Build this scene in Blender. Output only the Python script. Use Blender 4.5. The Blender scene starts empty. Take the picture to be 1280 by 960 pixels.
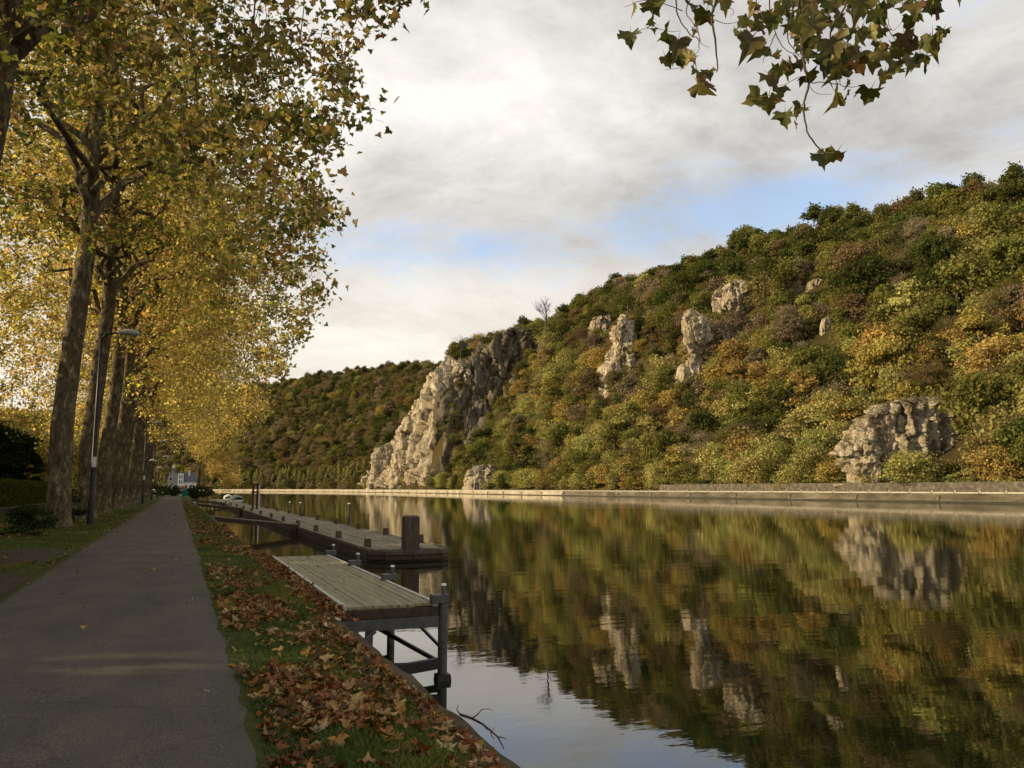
import bpy, bmesh, math, random
import numpy as np
from mathutils import Vector, Matrix

rnd = random.Random(7)
rng = np.random.default_rng(11)
scene = bpy.context.scene
COL = scene.collection

# ------------------------------------------------------------------ camera
FPX, VX, HY = 1035.0, 222.0, 611.0            # focal length in photo pixels, vanishing point of the path, horizon row
CAM = np.array([0.0, 0.0, 1.6])
PITCH = math.atan((HY - 480) / FPX)
YAW = math.atan((640 - VX) / FPX * math.cos(PITCH))
_R = np.array([math.cos(YAW), -math.sin(YAW), 0.0])
_H = np.array([math.sin(YAW), math.cos(YAW), 0.0])
_F = _H * math.cos(PITCH) + np.array([0, 0, math.sin(PITCH)])
_U = -_H * math.sin(PITCH) + np.array([0, 0, math.cos(PITCH)])

def ray(px, py):
    return _F + _R * (px - 640) / FPX + _U * (480 - py) / FPX

def on_plane(px, py, z):
    d = ray(px, py)
    return CAM + d * ((z - CAM[2]) / d[2])

def at_depth(px, py, depth):
    return CAM + ray(px, py) * depth

def project(P):
    v = np.asarray(P, float) - CAM
    dep = v @ _F
    return 640 + FPX * (v @ _R) / dep, 480 - FPX * (v @ _U) / dep, dep

cam_data = bpy.data.cameras.new("camera")
cam_data.sensor_width = 36.0
cam_data.lens = 36.0 * FPX / 1280.0
cam_data.clip_start = 0.05
cam_data.clip_end = 6000.0
cam = bpy.data.objects.new("camera", cam_data)
COL.objects.link(cam)
cam.location = CAM
cam.rotation_euler = (math.pi / 2 + PITCH, 0, -YAW)
scene.camera = cam

# ------------------------------------------------------------------ sun and sky
SUN_DIR = Vector((-0.955, 0.27, 0.0)).normalized()     # the side the light comes from
SUN_EL = math.radians(17.0)
sun_from = Vector((SUN_DIR.x * math.cos(SUN_EL), SUN_DIR.y * math.cos(SUN_EL), math.sin(SUN_EL)))
sd = bpy.data.lights.new("sun", 'SUN')
sd.energy = 5.0
sd.angle = math.radians(0.6)
sd.color = (1.0, 0.755, 0.43)
sun = bpy.data.objects.new("sun", sd)
sun.rotation_euler = (-sun_from).to_track_quat('-Z', 'Y').to_euler()
COL.objects.link(sun)

world = bpy.data.worlds.new("World")
scene.world = world
world.use_nodes = True
wn, wl = world.node_tree.nodes, world.node_tree.links
wn.clear()

def N(nodes, typ, **kw):
    n = nodes.new(typ)
    for k, v in kw.items():
        setattr(n, k, v)
    return n

def setin(node, vals):
    for k, v in vals.items():
        node.inputs[k].default_value = v

def build_sky():
    out = N(wn, 'ShaderNodeOutputWorld')
    bg = N(wn, 'ShaderNodeBackground')
    bg.inputs['Strength'].default_value = 0.092
    wl.new(bg.outputs[0], out.inputs['Surface'])
    sky = N(wn, 'ShaderNodeTexSky', sky_type='NISHITA')
    sky.sun_disc = False
    sky.sun_elevation = SUN_EL
    sky.sun_rotation = math.atan2(SUN_DIR.x, SUN_DIR.y)
    sky.air_density = 1.0
    sky.dust_density = 1.0
    tc = N(wn, 'ShaderNodeTexCoord')
    sep = N(wn, 'ShaderNodeSeparateXYZ')
    wl.new(tc.outputs['Generated'], sep.inputs[0])
    def math_(op, a, b=None, c=None, clamp=False):
        m = N(wn, 'ShaderNodeMath', operation=op, use_clamp=clamp)
        for i, v in enumerate((a, b, c)):
            if v is None: continue
            if isinstance(v, (int, float)): m.inputs[i].default_value = v
            else: wl.new(v, m.inputs[i])
        return m.outputs[0]
    zc = math_('MAXIMUM', sep.outputs['Z'], 0.0)
    den = math_('ADD', zc, 0.16)
    u = math_('DIVIDE', sep.outputs['X'], den)
    v = math_('DIVIDE', sep.outputs['Y'], den)
    comb = N(wn, 'ShaderNodeCombineXYZ')
    wl.new(u, comb.inputs[0]); wl.new(v, comb.inputs[1])
    def noise(scale, detail, rough, off, dist=0.0, st=(1, 1, 1)):
        mp = N(wn, 'ShaderNodeMapping')
        mp.inputs['Location'].default_value = off
        mp.inputs['Scale'].default_value = st
        wl.new(comb.outputs[0], mp.inputs[0])
        n = N(wn, 'ShaderNodeTexNoise')
        setin(n, {'Scale': scale, 'Detail': detail, 'Roughness': rough, 'Distortion': dist})
        wl.new(mp.outputs[0], n.inputs['Vector'])
        return n.outputs['Fac']
    big = noise(0.75, 3, 0.5, (SKY_OFF[0], SKY_OFF[1], 0), 0.3)
    fine = noise(4.2, 10, 0.70, (3.1, 7.7, 0), 0.4)
    thick = noise(1.1, 7, 0.55, (9.3, 2.2, 0), 0.5)
    cov = math_('ADD', math_('MULTIPLY', big, 0.35), math_('MULTIPLY', fine, 0.65))
    # openings in the cloud sheet, each a stretch of thin cover where blue comes through
    def gap(az, el, wa, we, amp):
        d = Vector((math.sin(math.radians(az)) * math.cos(math.radians(el)), math.cos(math.radians(az)) * math.cos(math.radians(el)), math.sin(math.radians(el))))
        a = Vector((math.cos(math.radians(az)), -math.sin(math.radians(az)), 0))
        b = a.cross(d)
        va = N(wn, 'ShaderNodeVectorMath', operation='DOT_PRODUCT'); va.inputs[1].default_value = a
        vb = N(wn, 'ShaderNodeVectorMath', operation='DOT_PRODUCT'); vb.inputs[1].default_value = b
        vd = N(wn, 'ShaderNodeVectorMath', operation='DOT_PRODUCT'); vd.inputs[1].default_value = d
        for q in (va, vb, vd): wl.new(tc.outputs['Generated'], q.inputs[0])
        bz = math_('ADD', vb.outputs['Value'], -d.dot(b))
        rr = math_('ADD', math_('POWER', math_('DIVIDE', va.outputs['Value'], wa), 2), math_('POWER', math_('DIVIDE', bz, we), 2))
        fr = math_('GREATER_THAN', vd.outputs['Value'], 0.0)
        g = math_('MULTIPLY', math_('POWER', 2.718, math_('MULTIPLY', rr, -1)), fr)
        return math_('MULTIPLY', g, amp)
    tot = cov
    for gp in SKY_GAPS:
        tot = math_('SUBTRACT', tot, gap(*gp))
    ramp = N(wn, 'ShaderNodeMapRange', interpolation_type='SMOOTHSTEP')
    wl.new(tot, ramp.inputs['Value'])
    setin(ramp, {'From Min': 0.16, 'From Max': 0.46, 'To Min': 0.24, 'To Max': 1.0})
    # cloud tone: thin parts white, thick parts grey; paler and warmer low down
    tone = N(wn, 'ShaderNodeValToRGB')
    e = tone.color_ramp.elements
    e[0].position = 0.38; e[0].color = (9.2, 8.85, 8.3, 1)
    e[1].position = 0.62; e[1].color = (4.4, 4.3, 4.2, 1)
    wl.new(math_('ADD', math_('MULTIPLY', thick, 0.7), math_('MULTIPLY', fine, 0.3)), tone.inputs[0])
    low = N(wn, 'ShaderNodeMapRange', interpolation_type='SMOOTHSTEP')
    wl.new(sep.outputs['Z'], low.inputs['Value'])
    setin(low, {'From Min': 0.04, 'From Max': 0.40, 'To Min': 1.0, 'To Max': 0.0})
    mixl = N(wn, 'ShaderNodeMix', data_type='RGBA')
    wl.new(math_('MULTIPLY', low.outputs[0], 0.72), mixl.inputs['Factor'])
    wl.new(tone.outputs[0], mixl.inputs['A'])
    mixl.inputs['B'].default_value = (9.8, 8.95, 7.6, 1)
    # blue seen through openings, lifted a little by thin veil
    blue = N(wn, 'ShaderNodeMix', data_type='RGBA', blend_type='MULTIPLY')
    blue.inputs['Factor'].default_value = 1.0
    wl.new(sky.outputs[0], blue.inputs['A'])
    blue.inputs['B'].default_value = (2.3, 2.3, 2.45, 1)
    mix = N(wn, 'ShaderNodeMix', data_type='RGBA')
    wl.new(ramp.outputs[0], mix.inputs['Factor'])
    wl.new(blue.outputs['Result'], mix.inputs['A'])
    wl.new(mixl.outputs['Result'], mix.inputs['B'])
    wl.new(mix.outputs['Result'], bg.inputs['Color'])

SKY_OFF = (1.7, 4.2)
SKY_GAPS = [(19.0, 16.5, 0.19, 0.044, 0.25), (39.5, 18.5, 0.17, 0.045, 0.33)]
build_sky()

scene.render.engine = 'CYCLES'
cy = scene.cycles
cy.use_denoising = True
cy.max_bounces = 8
cy.diffuse_bounces = 3
cy.glossy_bounces = 3
cy.transmission_bounces = 4
cy.caustics_reflective = False
cy.caustics_refractive = False
cy.sample_clamp_indirect = 6.0
vs = scene.view_settings
vs.view_transform = 'Standard'
vs.look = 'None'
vs.exposure = 0.30
vs.gamma = 1.0
vs.use_curve_mapping = False

# ------------------------------------------------------------------ noise
_perm = np.random.default_rng(5).permutation(4096).astype(np.int64)
def _hash(i, j, k):
    return _perm[(_perm[(_perm[i & 4095] + j) & 4095] + k) & 4095]
def vnoise(p):
    p = np.asarray(p, float)
    i = np.floor(p).astype(np.int64); f = p - i
    f = f * f * (3 - 2 * f)
    r = 0
    for a in (0, 1):
        for b in (0, 1):
            for c in (0, 1):
                w = (f[..., 0] if a else 1 - f[..., 0]) * (f[..., 1] if b else 1 - f[..., 1]) * (f[..., 2] if c else 1 - f[..., 2])
                r = r + w * (_hash(i[..., 0] + a, i[..., 1] + b, i[..., 2] + c) / 2048.0 - 1.0)
    return r
def fbm(p, oct=4, gain=0.5):
    p = np.asarray(p, float); s = 0; a = 1.0
    for o in range(oct):
        s = s + a * vnoise(p * (2.03 ** o) + 17.3 * o); a *= gain
    return s
def worley(p):
    p = np.asarray(p, float)
    i = np.floor(p).astype(np.int64)
    f1 = np.full(p.shape[:-1], 9.0); f2 = f1.copy(); idv = np.zeros(p.shape[:-1]); tilt = np.zeros(p.shape[:-1])
    for a in (-1, 0, 1):
        for b in (-1, 0, 1):
            for c in (-1, 0, 1):
                h = _hash(i[..., 0] + a, i[..., 1] + b, i[..., 2] + c)
                q = np.stack([i[..., 0] + a + _perm[h] / 4096.0, i[..., 1] + b + _perm[(h + 99) & 4095] / 4096.0, i[..., 2] + c + _perm[(h + 777) & 4095] / 4096.0], -1)
                d = np.linalg.norm(p - q, axis=-1)
                m = d < f1
                f2 = np.where(m, f1, np.minimum(f2, d))
                idv = np.where(m, h / 4096.0, idv)
                g = np.stack([_perm[(h + 5) & 4095], _perm[(h + 55) & 4095], _perm[(h + 555) & 4095]], -1) / 2048.0 - 1.0
                tilt = np.where(m, np.sum((p - q) * g, -1), tilt)
                f1 = np.where(m, d, f1)
    return f1, f2, idv, tilt

# ------------------------------------------------------------------ mesh helpers
class MB:
    def __init__(self):
        self.v = []; self.f = []; self.n = 0
    def add(self, verts, faces):
        self.v.extend([tuple(map(float, q)) for q in verts])
        self.f.extend([tuple(i + self.n for i in q) for q in faces])
        self.n += len(verts)
        return self
    def box(self, lo, hi, taper=0.0, rot=None, origin=None):
        x0, y0, z0 = lo; x1, y1, z1 = hi; t = taper
        vs_ = [(x0, y0, z0), (x1, y0, z0), (x1, y1, z0), (x0, y1, z0), (x0 + t, y0 + t, z1), (x1 - t, y0 + t, z1), (x1 - t, y1 - t, z1), (x0 + t, y1 - t, z1)]
        if rot is not None:
            o = Vector(origin or (0, 0, 0))
            vs_ = [tuple(rot @ (Vector(q) - o) + o) for q in vs_]
        return self.add(vs_, [(0, 3, 2, 1), (4, 5, 6, 7), (0, 1, 5, 4), (1, 2, 6, 5), (2, 3, 7, 6), (3, 0, 4, 7)])
    def beam(self, a, b, w, h):
        a = Vector(a); b = Vector(b); d = (b - a).normalized()
        s = d.cross(Vector((0, 0, 1)))
        if s.length < 1e-4: s = Vector((1, 0, 0))
        s.normalize(); u = s.cross(d).normalized()
        vs_ = []
        for p in (a, b):
            for sx, sy in ((-1, -1), (1, -1), (1, 1), (-1, 1)):
                vs_.append(p + s * (sx * w / 2) + u * (sy * h / 2))
        return self.add(vs_, [(0, 3, 2, 1), (4, 5, 6, 7), (0, 1, 5, 4), (1, 2, 6, 5), (2, 3, 7, 6), (3, 0, 4, 7)])
    def tube(self, pts, radii, sides=8, cap=True):
        pts = [Vector(p) for p in pts]
        n = len(pts); rings = []; prev = None
        for i, p in enumerate(pts):
            d = (pts[min(i + 1, n - 1)] - pts[max(i - 1, 0)])
            if d.length < 1e-6: d = Vector((0, 0, 1))
            d.normalize()
            if prev is None:
                a = Vector((1, 0, 0)) if abs(d.x) < 0.9 else Vector((0, 1, 0))
                s = d.cross(a).normalized()
            else:
                s = (prev - d * prev.dot(d)).normalized()
            prev = s; u = d.cross(s)
            rings.append([p + (s * math.cos(2 * math.pi * k / sides) + u * math.sin(2 * math.pi * k / sides)) * radii[i] for k in range(sides)])
        vs_ = [q for r in rings for q in r]; fs = []
        for i in range(n - 1):
            for k in range(sides):
                k2 = (k + 1) % sides
                fs.append((i * sides + k, i * sides + k2, (i + 1) * sides + k2, (i + 1) * sides + k))
        if cap:
            fs.append(tuple(range(sides))[::-1]); fs.append(tuple((n - 1) * sides + k for k in range(sides)))
        return self.add(vs_, fs)
    def mesh(self, name):
        m = bpy.data.meshes.new(name)
        m.from_pydata(self.v, [], self.f)
        m.update()
        return m
    def build(self, name, mat, parent=None, smooth=False, bevel=0.0):
        m = self.mesh(name)
        m.materials.append(mat)
        o = bpy.data.objects.new(name, m)
        COL.objects.link(o)
        if parent is not None: o.parent = parent
        if smooth: shade_smooth(m)
        if bevel:
            b = o.modifiers.new("bevel", 'BEVEL'); b.width = bevel; b.segments = 2; b.limit_method = 'ANGLE'
        return o

def shade_smooth(m):
    m.polygons.foreach_set('use_smooth', np.ones(len(m.polygons), bool))

def np_mesh(name, verts, loops, counts, mat=None, cols=None, smooth=False):
    """verts (n,3); loops flat vertex ids; counts per polygon; cols (n,3) per-vertex colour"""
    m = bpy.data.meshes.new(name)
    m.vertices.add(len(verts)); m.vertices.foreach_set('co', np.asarray(verts, np.float32).ravel())
    m.loops.add(len(loops)); m.loops.foreach_set('vertex_index', np.asarray(loops, np.int32))
    st = np.concatenate([[0], np.cumsum(counts)[:-1]]).astype(np.int32)
    m.polygons.add(len(counts)); m.polygons.foreach_set('loop_start', st)
    try: m.polygons.foreach_set('loop_total', np.asarray(counts, np.int32))
    except Exception: pass
    if cols is not None:
        a = m.attributes.new('tint', 'FLOAT_COLOR', 'POINT')
        c4 = np.ones((len(verts), 4), np.float32); c4[:, :3] = cols
        a.data.foreach_set('color', c4.ravel())
    m.update(calc_edges=True)
    if mat is not None: m.materials.append(mat)
    if smooth: shade_smooth(m)
    return m

def grid_mesh(name, P, mat, smooth=True):
    """P (a,b,3) grid"""
    a, b = P.shape[:2]
    idx = np.arange(a * b).reshape(a, b)
    q = np.stack([idx[:-1, :-1], idx[1:, :-1], idx[1:, 1:], idx[:-1, 1:]], -1).reshape(-1, 4)
    return np_mesh(name, P.reshape(-1, 3), q.ravel(), np.full(len(q), 4), mat, smooth=smooth)

def link(name, mesh, parent=None, loc=None):
    o = bpy.data.objects.new(name, mesh)
    COL.objects.link(o)
    if parent is not None: o.parent = parent
    if loc is not None: o.location = loc
    return o

def tag(o, label=None, cat=None, group=None, kind=None):
    if label: o['label'] = label
    if cat: o['category'] = cat
    if group: o['group'] = group
    if kind: o['kind'] = kind
    return o

def empty(name, loc=(0, 0, 0), rz=0.0):
    o = bpy.data.objects.new(name, None)
    o.empty_display_size = 0.3
    COL.objects.link(o)
    o.location = loc; o.rotation_euler = (0, 0, rz)
    return o

def copy_tree(o, parent=None):
    c = o.copy(); COL.objects.link(c); c.parent = parent
    for ch in list(o.children): copy_tree(ch, c)
    return c

# ------------------------------------------------------------------ materials
def new_mat(name):
    m = bpy.data.materials.new(name); m.use_nodes = True
    nt = m.node_tree; nt.nodes.clear()
    out = nt.nodes.new('ShaderNodeOutputMaterial')
    return m, nt.nodes, nt.links, out

def ramp_node(nodes, stops):
    r = nodes.new('ShaderNodeValToRGB')
    el = r.color_ramp.elements
    while len(el) < len(stops): el.new(0.5)
    for e, (p, c) in zip(el, stops):
        e.position = p; e.color = (*c, 1)
    return r

def noise_mat(name, stops, scale=4.0, detail=6, rough=0.85, bump=0.3, bump_scale=None, dist=0.02, stretch=(1, 1, 1), coord='Object', spec=0.3, roughness_noise=0.6, scale2=None, stops2=None):
    """general surface: noise coloured ramp, second mottling, fine bump"""
    m, n, l, out = new_mat(name)
    b = n.new('ShaderNodeBsdfPrincipled')
    l.new(b.outputs[0], out.inputs['Surface'])
    tc = n.new('ShaderNodeTexCoord'); mp = n.new('ShaderNodeMapping')
    mp.inputs['Scale'].default_value = stretch
    l.new(tc.outputs[coord], mp.inputs[0])
    t = n.new('ShaderNodeTexNoise'); setin(t, {'Scale': scale, 'Detail': detail, 'Roughness': roughness_noise})
    l.new(mp.outputs[0], t.inputs['Vector'])
    r = ramp_node(n, stops); l.new(t.outputs['Fac'], r.inputs[0])
    col = r.outputs[0]
    if scale2:
        t2 = n.new('ShaderNodeTexNoise'); setin(t2, {'Scale': scale2, 'Detail': 5, 'Roughness': 0.6})
        l.new(mp.outputs[0], t2.inputs['Vector'])
        r2 = ramp_node(n, stops2); l.new(t2.outputs['Fac'], r2.inputs[0])
        mx = N(n, 'ShaderNodeMix', data_type='RGBA', blend_type='MULTIPLY'); mx.inputs['Factor'].default_value = 1
        l.new(col, mx.inputs['A']); l.new(r2.outputs[0], mx.inputs['B']); col = mx.outputs['Result']
    l.new(col, b.inputs['Base Color'])
    setin(b, {'Roughness': rough, 'Specular IOR Level': spec})
    if bump:
        tb = n.new('ShaderNodeTexNoise'); setin(tb, {'Scale': bump_scale or scale * 4, 'Detail': 6, 'Roughness': 0.65})
        l.new(mp.outputs[0], tb.inputs['Vector'])
        bp = n.new('ShaderNodeBump'); setin(bp, {'Strength': bump, 'Distance': dist})
        l.new(tb.outputs['Fac'], bp.inputs['Height']); l.new(bp.outputs[0], b.inputs['Normal'])
    return m

def leaf_mat(name, colour=None, trans=0.45, attr=True, gain=1.0, vary=0.25, gloss=0.04, tgain=(1.35, 1.25, 0.7)):
    """foliage: colour of its own (vertex tint), part of the light passes through"""
    m, n, l, out = new_mat(name)
    if attr:
        a = n.new('ShaderNodeAttribute'); a.attribute_name = 'tint'; src = a.outputs['Color']
        if colour is not None:
            mx = N(n, 'ShaderNodeMix', data_type='RGBA', blend_type='MULTIPLY'); mx.inputs['Factor'].default_value = 1
            l.new(src, mx.inputs['A']); mx.inputs['B'].default_value = (*colour, 1); src = mx.outputs['Result']
    else:
        c = n.new('ShaderNodeRGB'); c.outputs[0].default_value = (*colour, 1); src = c.outputs[0]
    oi = n.new('ShaderNodeObjectInfo')
    hs = n.new('ShaderNodeHueSaturation')
    mr = n.new('ShaderNodeMapRange'); setin(mr, {'To Min': gain * (1 - vary), 'To Max': gain * (1 + vary)})
    l.new(oi.outputs['Random'], mr.inputs['Value']); l.new(mr.outputs[0], hs.inputs['Value'])
    mr2 = n.new('ShaderNodeMapRange'); setin(mr2, {'To Min': 0.5 - 0.025 * vary / 0.25, 'To Max': 0.5 + 0.025 * vary / 0.25})
    w = n.new('ShaderNodeMath'); w.operation = 'FRACT'
    w2 = n.new('ShaderNodeMath'); w2.operation = 'MULTIPLY'; w2.inputs[1].default_value = 7.31
    l.new(oi.outputs['Random'], w2.inputs[0]); l.new(w2.outputs[0], w.inputs[0]); l.new(w.outputs[0], mr2.inputs['Value'])
    l.new(mr2.outputs[0], hs.inputs['Hue'])
    l.new(src, hs.inputs['Color'])
    d = n.new('ShaderNodeBsdfDiffuse'); l.new(hs.outputs[0], d.inputs['Color'])
    t = n.new('ShaderNodeBsdfTranslucent')
    tm = N(n, 'ShaderNodeMix', data_type='RGBA', blend_type='MULTIPLY'); tm.inputs['Factor'].default_value = 1
    l.new(hs.outputs[0], tm.inputs['A']); tm.inputs['B'].default_value = (*tgain, 1)
    l.new(tm.outputs['Result'], t.inputs['Color'])
    s = n.new('ShaderNodeMixShader'); s.inputs[0].default_value = trans
    l.new(d.outputs[0], s.inputs[1]); l.new(t.outputs[0], s.inputs[2])
    fin = s.outputs[0]
    if gloss:
        g = n.new('ShaderNodeBsdfGlossy'); g.inputs['Roughness'].default_value = 0.45; g.inputs['Color'].default_value = (1, 1, 1, 1)
        s2 = n.new('ShaderNodeMixShader'); s2.inputs[0].default_value = gloss
        l.new(fin, s2.inputs[1]); l.new(g.outputs[0], s2.inputs[2]); fin = s2.outputs[0]
    l.new(fin, out.inputs['Surface'])
    return m

def bark_mat():
    m, n, l, out = new_mat("plane_bark")
    b = n.new('ShaderNodeBsdfPrincipled'); l.new(b.outputs[0], out.inputs['Surface'])
    tc = n.new('ShaderNodeTexCoord'); mp = n.new('ShaderNodeMapping'); mp.inputs['Scale'].default_value = (1, 1, 0.42)
    l.new(tc.outputs['Object'], mp.inputs[0])
    t = n.new('ShaderNodeTexNoise'); setin(t, {'Scale': 4.6, 'Detail': 7, 'Roughness': 0.62, 'Distortion': 0.9}); l.new(mp.outputs[0], t.inputs['Vector'])
    r = ramp_node(n, [(0.38, (0.062, 0.048, 0.031)), (0.44, (0.11, 0.088, 0.058)), (0.53, (0.12, 0.097, 0.064)), (0.555, (0.20, 0.175, 0.115)), (0.63, (0.215, 0.19, 0.13)), (0.66, (0.36, 0.33, 0.235))])
    r.color_ramp.interpolation = 'LINEAR'; l.new(t.outputs['Fac'], r.inputs[0])
    t2 = n.new('ShaderNodeTexNoise'); setin(t2, {'Scale': 14, 'Detail': 6, 'Roughness': 0.7}); l.new(mp.outputs[0], t2.inputs['Vector'])
    r2 = ramp_node(n, [(0.3, (0.55, 0.52, 0.46)), (0.7, (1.15, 1.12, 1.0))]); l.new(t2.outputs['Fac'], r2.inputs[0])
    mx = N(n, 'ShaderNodeMix', data_type='RGBA', blend_type='MULTIPLY'); mx.inputs['Factor'].default_value = 1
    l.new(r.outputs[0], mx.inputs['A']); l.new(r2.outputs[0], mx.inputs['B']); l.new(mx.outputs['Result'], b.inputs['Base Color'])
    setin(b, {'Roughness': 0.9, 'Specular IOR Level': 0.15})
    bp = n.new('ShaderNodeBump'); setin(bp, {'Strength': 0.6, 'Distance': 0.04})
    ad = n.new('ShaderNodeMath'); ad.operation = 'ADD'; l.new(t.outputs['Fac'], ad.inputs[0]); l.new(t2.outputs['Fac'], ad.inputs[1])
    l.new(ad.outputs[0], bp.inputs['Height']); l.new(bp.outputs[0], b.inputs['Normal'])
    return m

def water_mat():
    m, n, l, out = new_mat("river_water")
    geo = n.new('ShaderNodeNewGeometry')
    def noise(scale, st, detail=3, rough=0.5, rot=0.0, dist=0.0):
        mp = n.new('ShaderNodeMapping'); mp.inputs['Scale'].default_value = st; mp.inputs['Rotation'].default_value = (0, 0, rot)
        l.new(geo.outputs['Position'], mp.inputs[0])
        t = n.new('ShaderNodeTexNoise'); setin(t, {'Scale': scale, 'Detail': detail, 'Roughness': rough, 'Distortion': dist}); l.new(mp.outputs[0], t.inputs['Vector'])
        return t.outputs['Fac']
    def mth(op, a, b):
        q = n.new('ShaderNodeMath'); q.operation = op
        for i, v in enumerate((a, b)):
            if isinstance(v, (int, float)): q.inputs[i].default_value = v
            else: l.new(v, q.inputs[i])
        return q.outputs[0]
    long_ = noise(0.55, (0.6, 1.4, 1), 2, 0.5, YAW)
    mid = noise(2.4, (0.7, 1.5, 1), 3, 0.55, YAW)
    h = mth('ADD', mth('MULTIPLY', long_, 0.55), mth('MULTIPLY', mid, 0.16))
    patch = noise(0.035, (1, 0.6, 1), 3, 0.6, 0.3)
    pr = n.new('ShaderNodeMapRange'); pr.interpolation_type = 'SMOOTHSTEP'; setin(pr, {'From Min': 0.35, 'From Max': 0.7, 'To Min': 0.5, 'To Max': 1.3}); l.new(patch, pr.inputs['Value'])
    bp = n.new('ShaderNodeBump'); bp.inputs['Distance'].default_value = WATER_BUMP
    l.new(h, bp.inputs['Height']); l.new(pr.outputs[0], bp.inputs['Strength'])
    fr = n.new('ShaderNodeFresnel'); fr.inputs['IOR'].default_value = WATER_IOR
    l.new(bp.outputs[0], fr.inputs['Normal'])
    g = n.new('ShaderNodeBsdfGlossy'); g.inputs['Roughness'].default_value = 0.015; g.inputs['Color'].default_value = (1, 1, 1, 1)
    l.new(bp.outputs[0], g.inputs['Normal'])
    d = n.new('ShaderNodeBsdfDiffuse'); d.inputs['Color'].default_value = (0.011, 0.012, 0.004, 1)
    s = n.new('ShaderNodeMixShader'); l.new(fr.outputs[0], s.inputs[0]); l.new(d.outputs[0], s.inputs[1]); l.new(g.outputs[0], s.inputs[2])
    l.new(s.outputs[0], out.inputs['Surface'])
    return m
WATER_BUMP = 0.013
WATER_IOR = 2.05

def rock_mat(name="limestone", k=1.0):
    m, n, l, out = new_mat(name)
    b = n.new('ShaderNodeBsdfPrincipled'); l.new(b.outputs[0], out.inputs['Surface'])
    geo = n.new('ShaderNodeNewGeometry')
    def noise(scale, st, detail, rough, dist=0.0):
        mp = n.new('ShaderNodeMapping'); mp.inputs['Scale'].default_value = st; l.new(geo.outputs['Position'], mp.inputs[0])
        t = n.new('ShaderNodeTexNoise'); setin(t, {'Scale': scale, 'Detail': detail, 'Roughness': rough, 'Distortion': dist}); l.new(mp.outputs[0], t.inputs['Vector'])
        return t.outputs['Fac']
    def mul(A, B, f=1.0):
        mx = N(n, 'ShaderNodeMix', data_type='RGBA', blend_type='MULTIPLY'); mx.inputs['Factor'].default_value = f
        l.new(A, mx.inputs['A']); l.new(B, mx.inputs['B']); return mx.outputs['Result']
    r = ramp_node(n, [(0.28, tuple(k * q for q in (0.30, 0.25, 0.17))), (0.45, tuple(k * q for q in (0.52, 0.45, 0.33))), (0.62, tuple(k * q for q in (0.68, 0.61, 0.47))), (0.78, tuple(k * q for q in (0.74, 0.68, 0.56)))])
    l.new(noise(0.14, (1, 1, 0.5), 9, 0.66, 0.4), r.inputs[0])
    streak = noise(0.42, (1, 1, 0.16), 7, 0.7, 0.3)                 # dark weathering runs down the face
    r2 = ramp_node(n, [(0.36, (0.24, 0.21, 0.17)), (0.43, (0.8, 0.77, 0.71)), (0.55, (1, 1, 1))]); l.new(streak, r2.inputs[0])
    fine = noise(1.1, (1, 1, 0.8), 8, 0.72)
    r3 = ramp_node(n, [(0.36, (0.5, 0.47, 0.42)), (0.52, (1, 1, 1))]); l.new(fine, r3.inputs[0])
    col = mul(mul(r.outputs[0], r2.outputs[0], 0.9), r3.outputs[0], 0.7)
    ivy = n.new('ShaderNodeMapRange'); setin(ivy, {'From Min': 0.57, 'From Max': 0.63, 'To Min': 0, 'To Max': 0.85}); l.new(noise(0.085, (1, 1, 0.7), 8, 0.68, 0.6), ivy.inputs['Value'])
    mi = N(n, 'ShaderNodeMix', data_type='RGBA'); l.new(ivy.outputs[0], mi.inputs['Factor']); l.new(col, mi.inputs['A']); mi.inputs['B'].default_value = (0.065, 0.06, 0.024, 1); col = mi.outputs['Result']
    sx = n.new('ShaderNodeSeparateXYZ'); l.new(geo.outputs['Normal'], sx.inputs[0])
    mr = n.new('ShaderNodeMapRange'); setin(mr, {'From Min': 0.50, 'From Max': 0.78, 'To Min': 0, 'To Max': 0.75}); l.new(sx.outputs['Z'], mr.inputs['Value'])
    mm = N(n, 'ShaderNodeMix', data_type='RGBA'); l.new(mr.outputs[0], mm.inputs['Factor']); l.new(col, mm.inputs['A']); mm.inputs['B'].default_value = (0.085, 0.075, 0.028, 1)
    l.new(mm.outputs['Result'], b.inputs['Base Color'])
    setin(b, {'Roughness': 0.95, 'Specular IOR Level': 0.1})
    ad = n.new('ShaderNodeMath'); ad.operation = 'ADD'; l.new(fine, ad.inputs[0]); l.new(streak, ad.inputs[1])
    bp = n.new('ShaderNodeBump'); setin(bp, {'Strength': 1.0, 'Distance': 1.2}); l.new(ad.outputs[0], bp.inputs['Height']); l.new(bp.outputs[0], b.inputs['Normal'])
    return m

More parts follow.
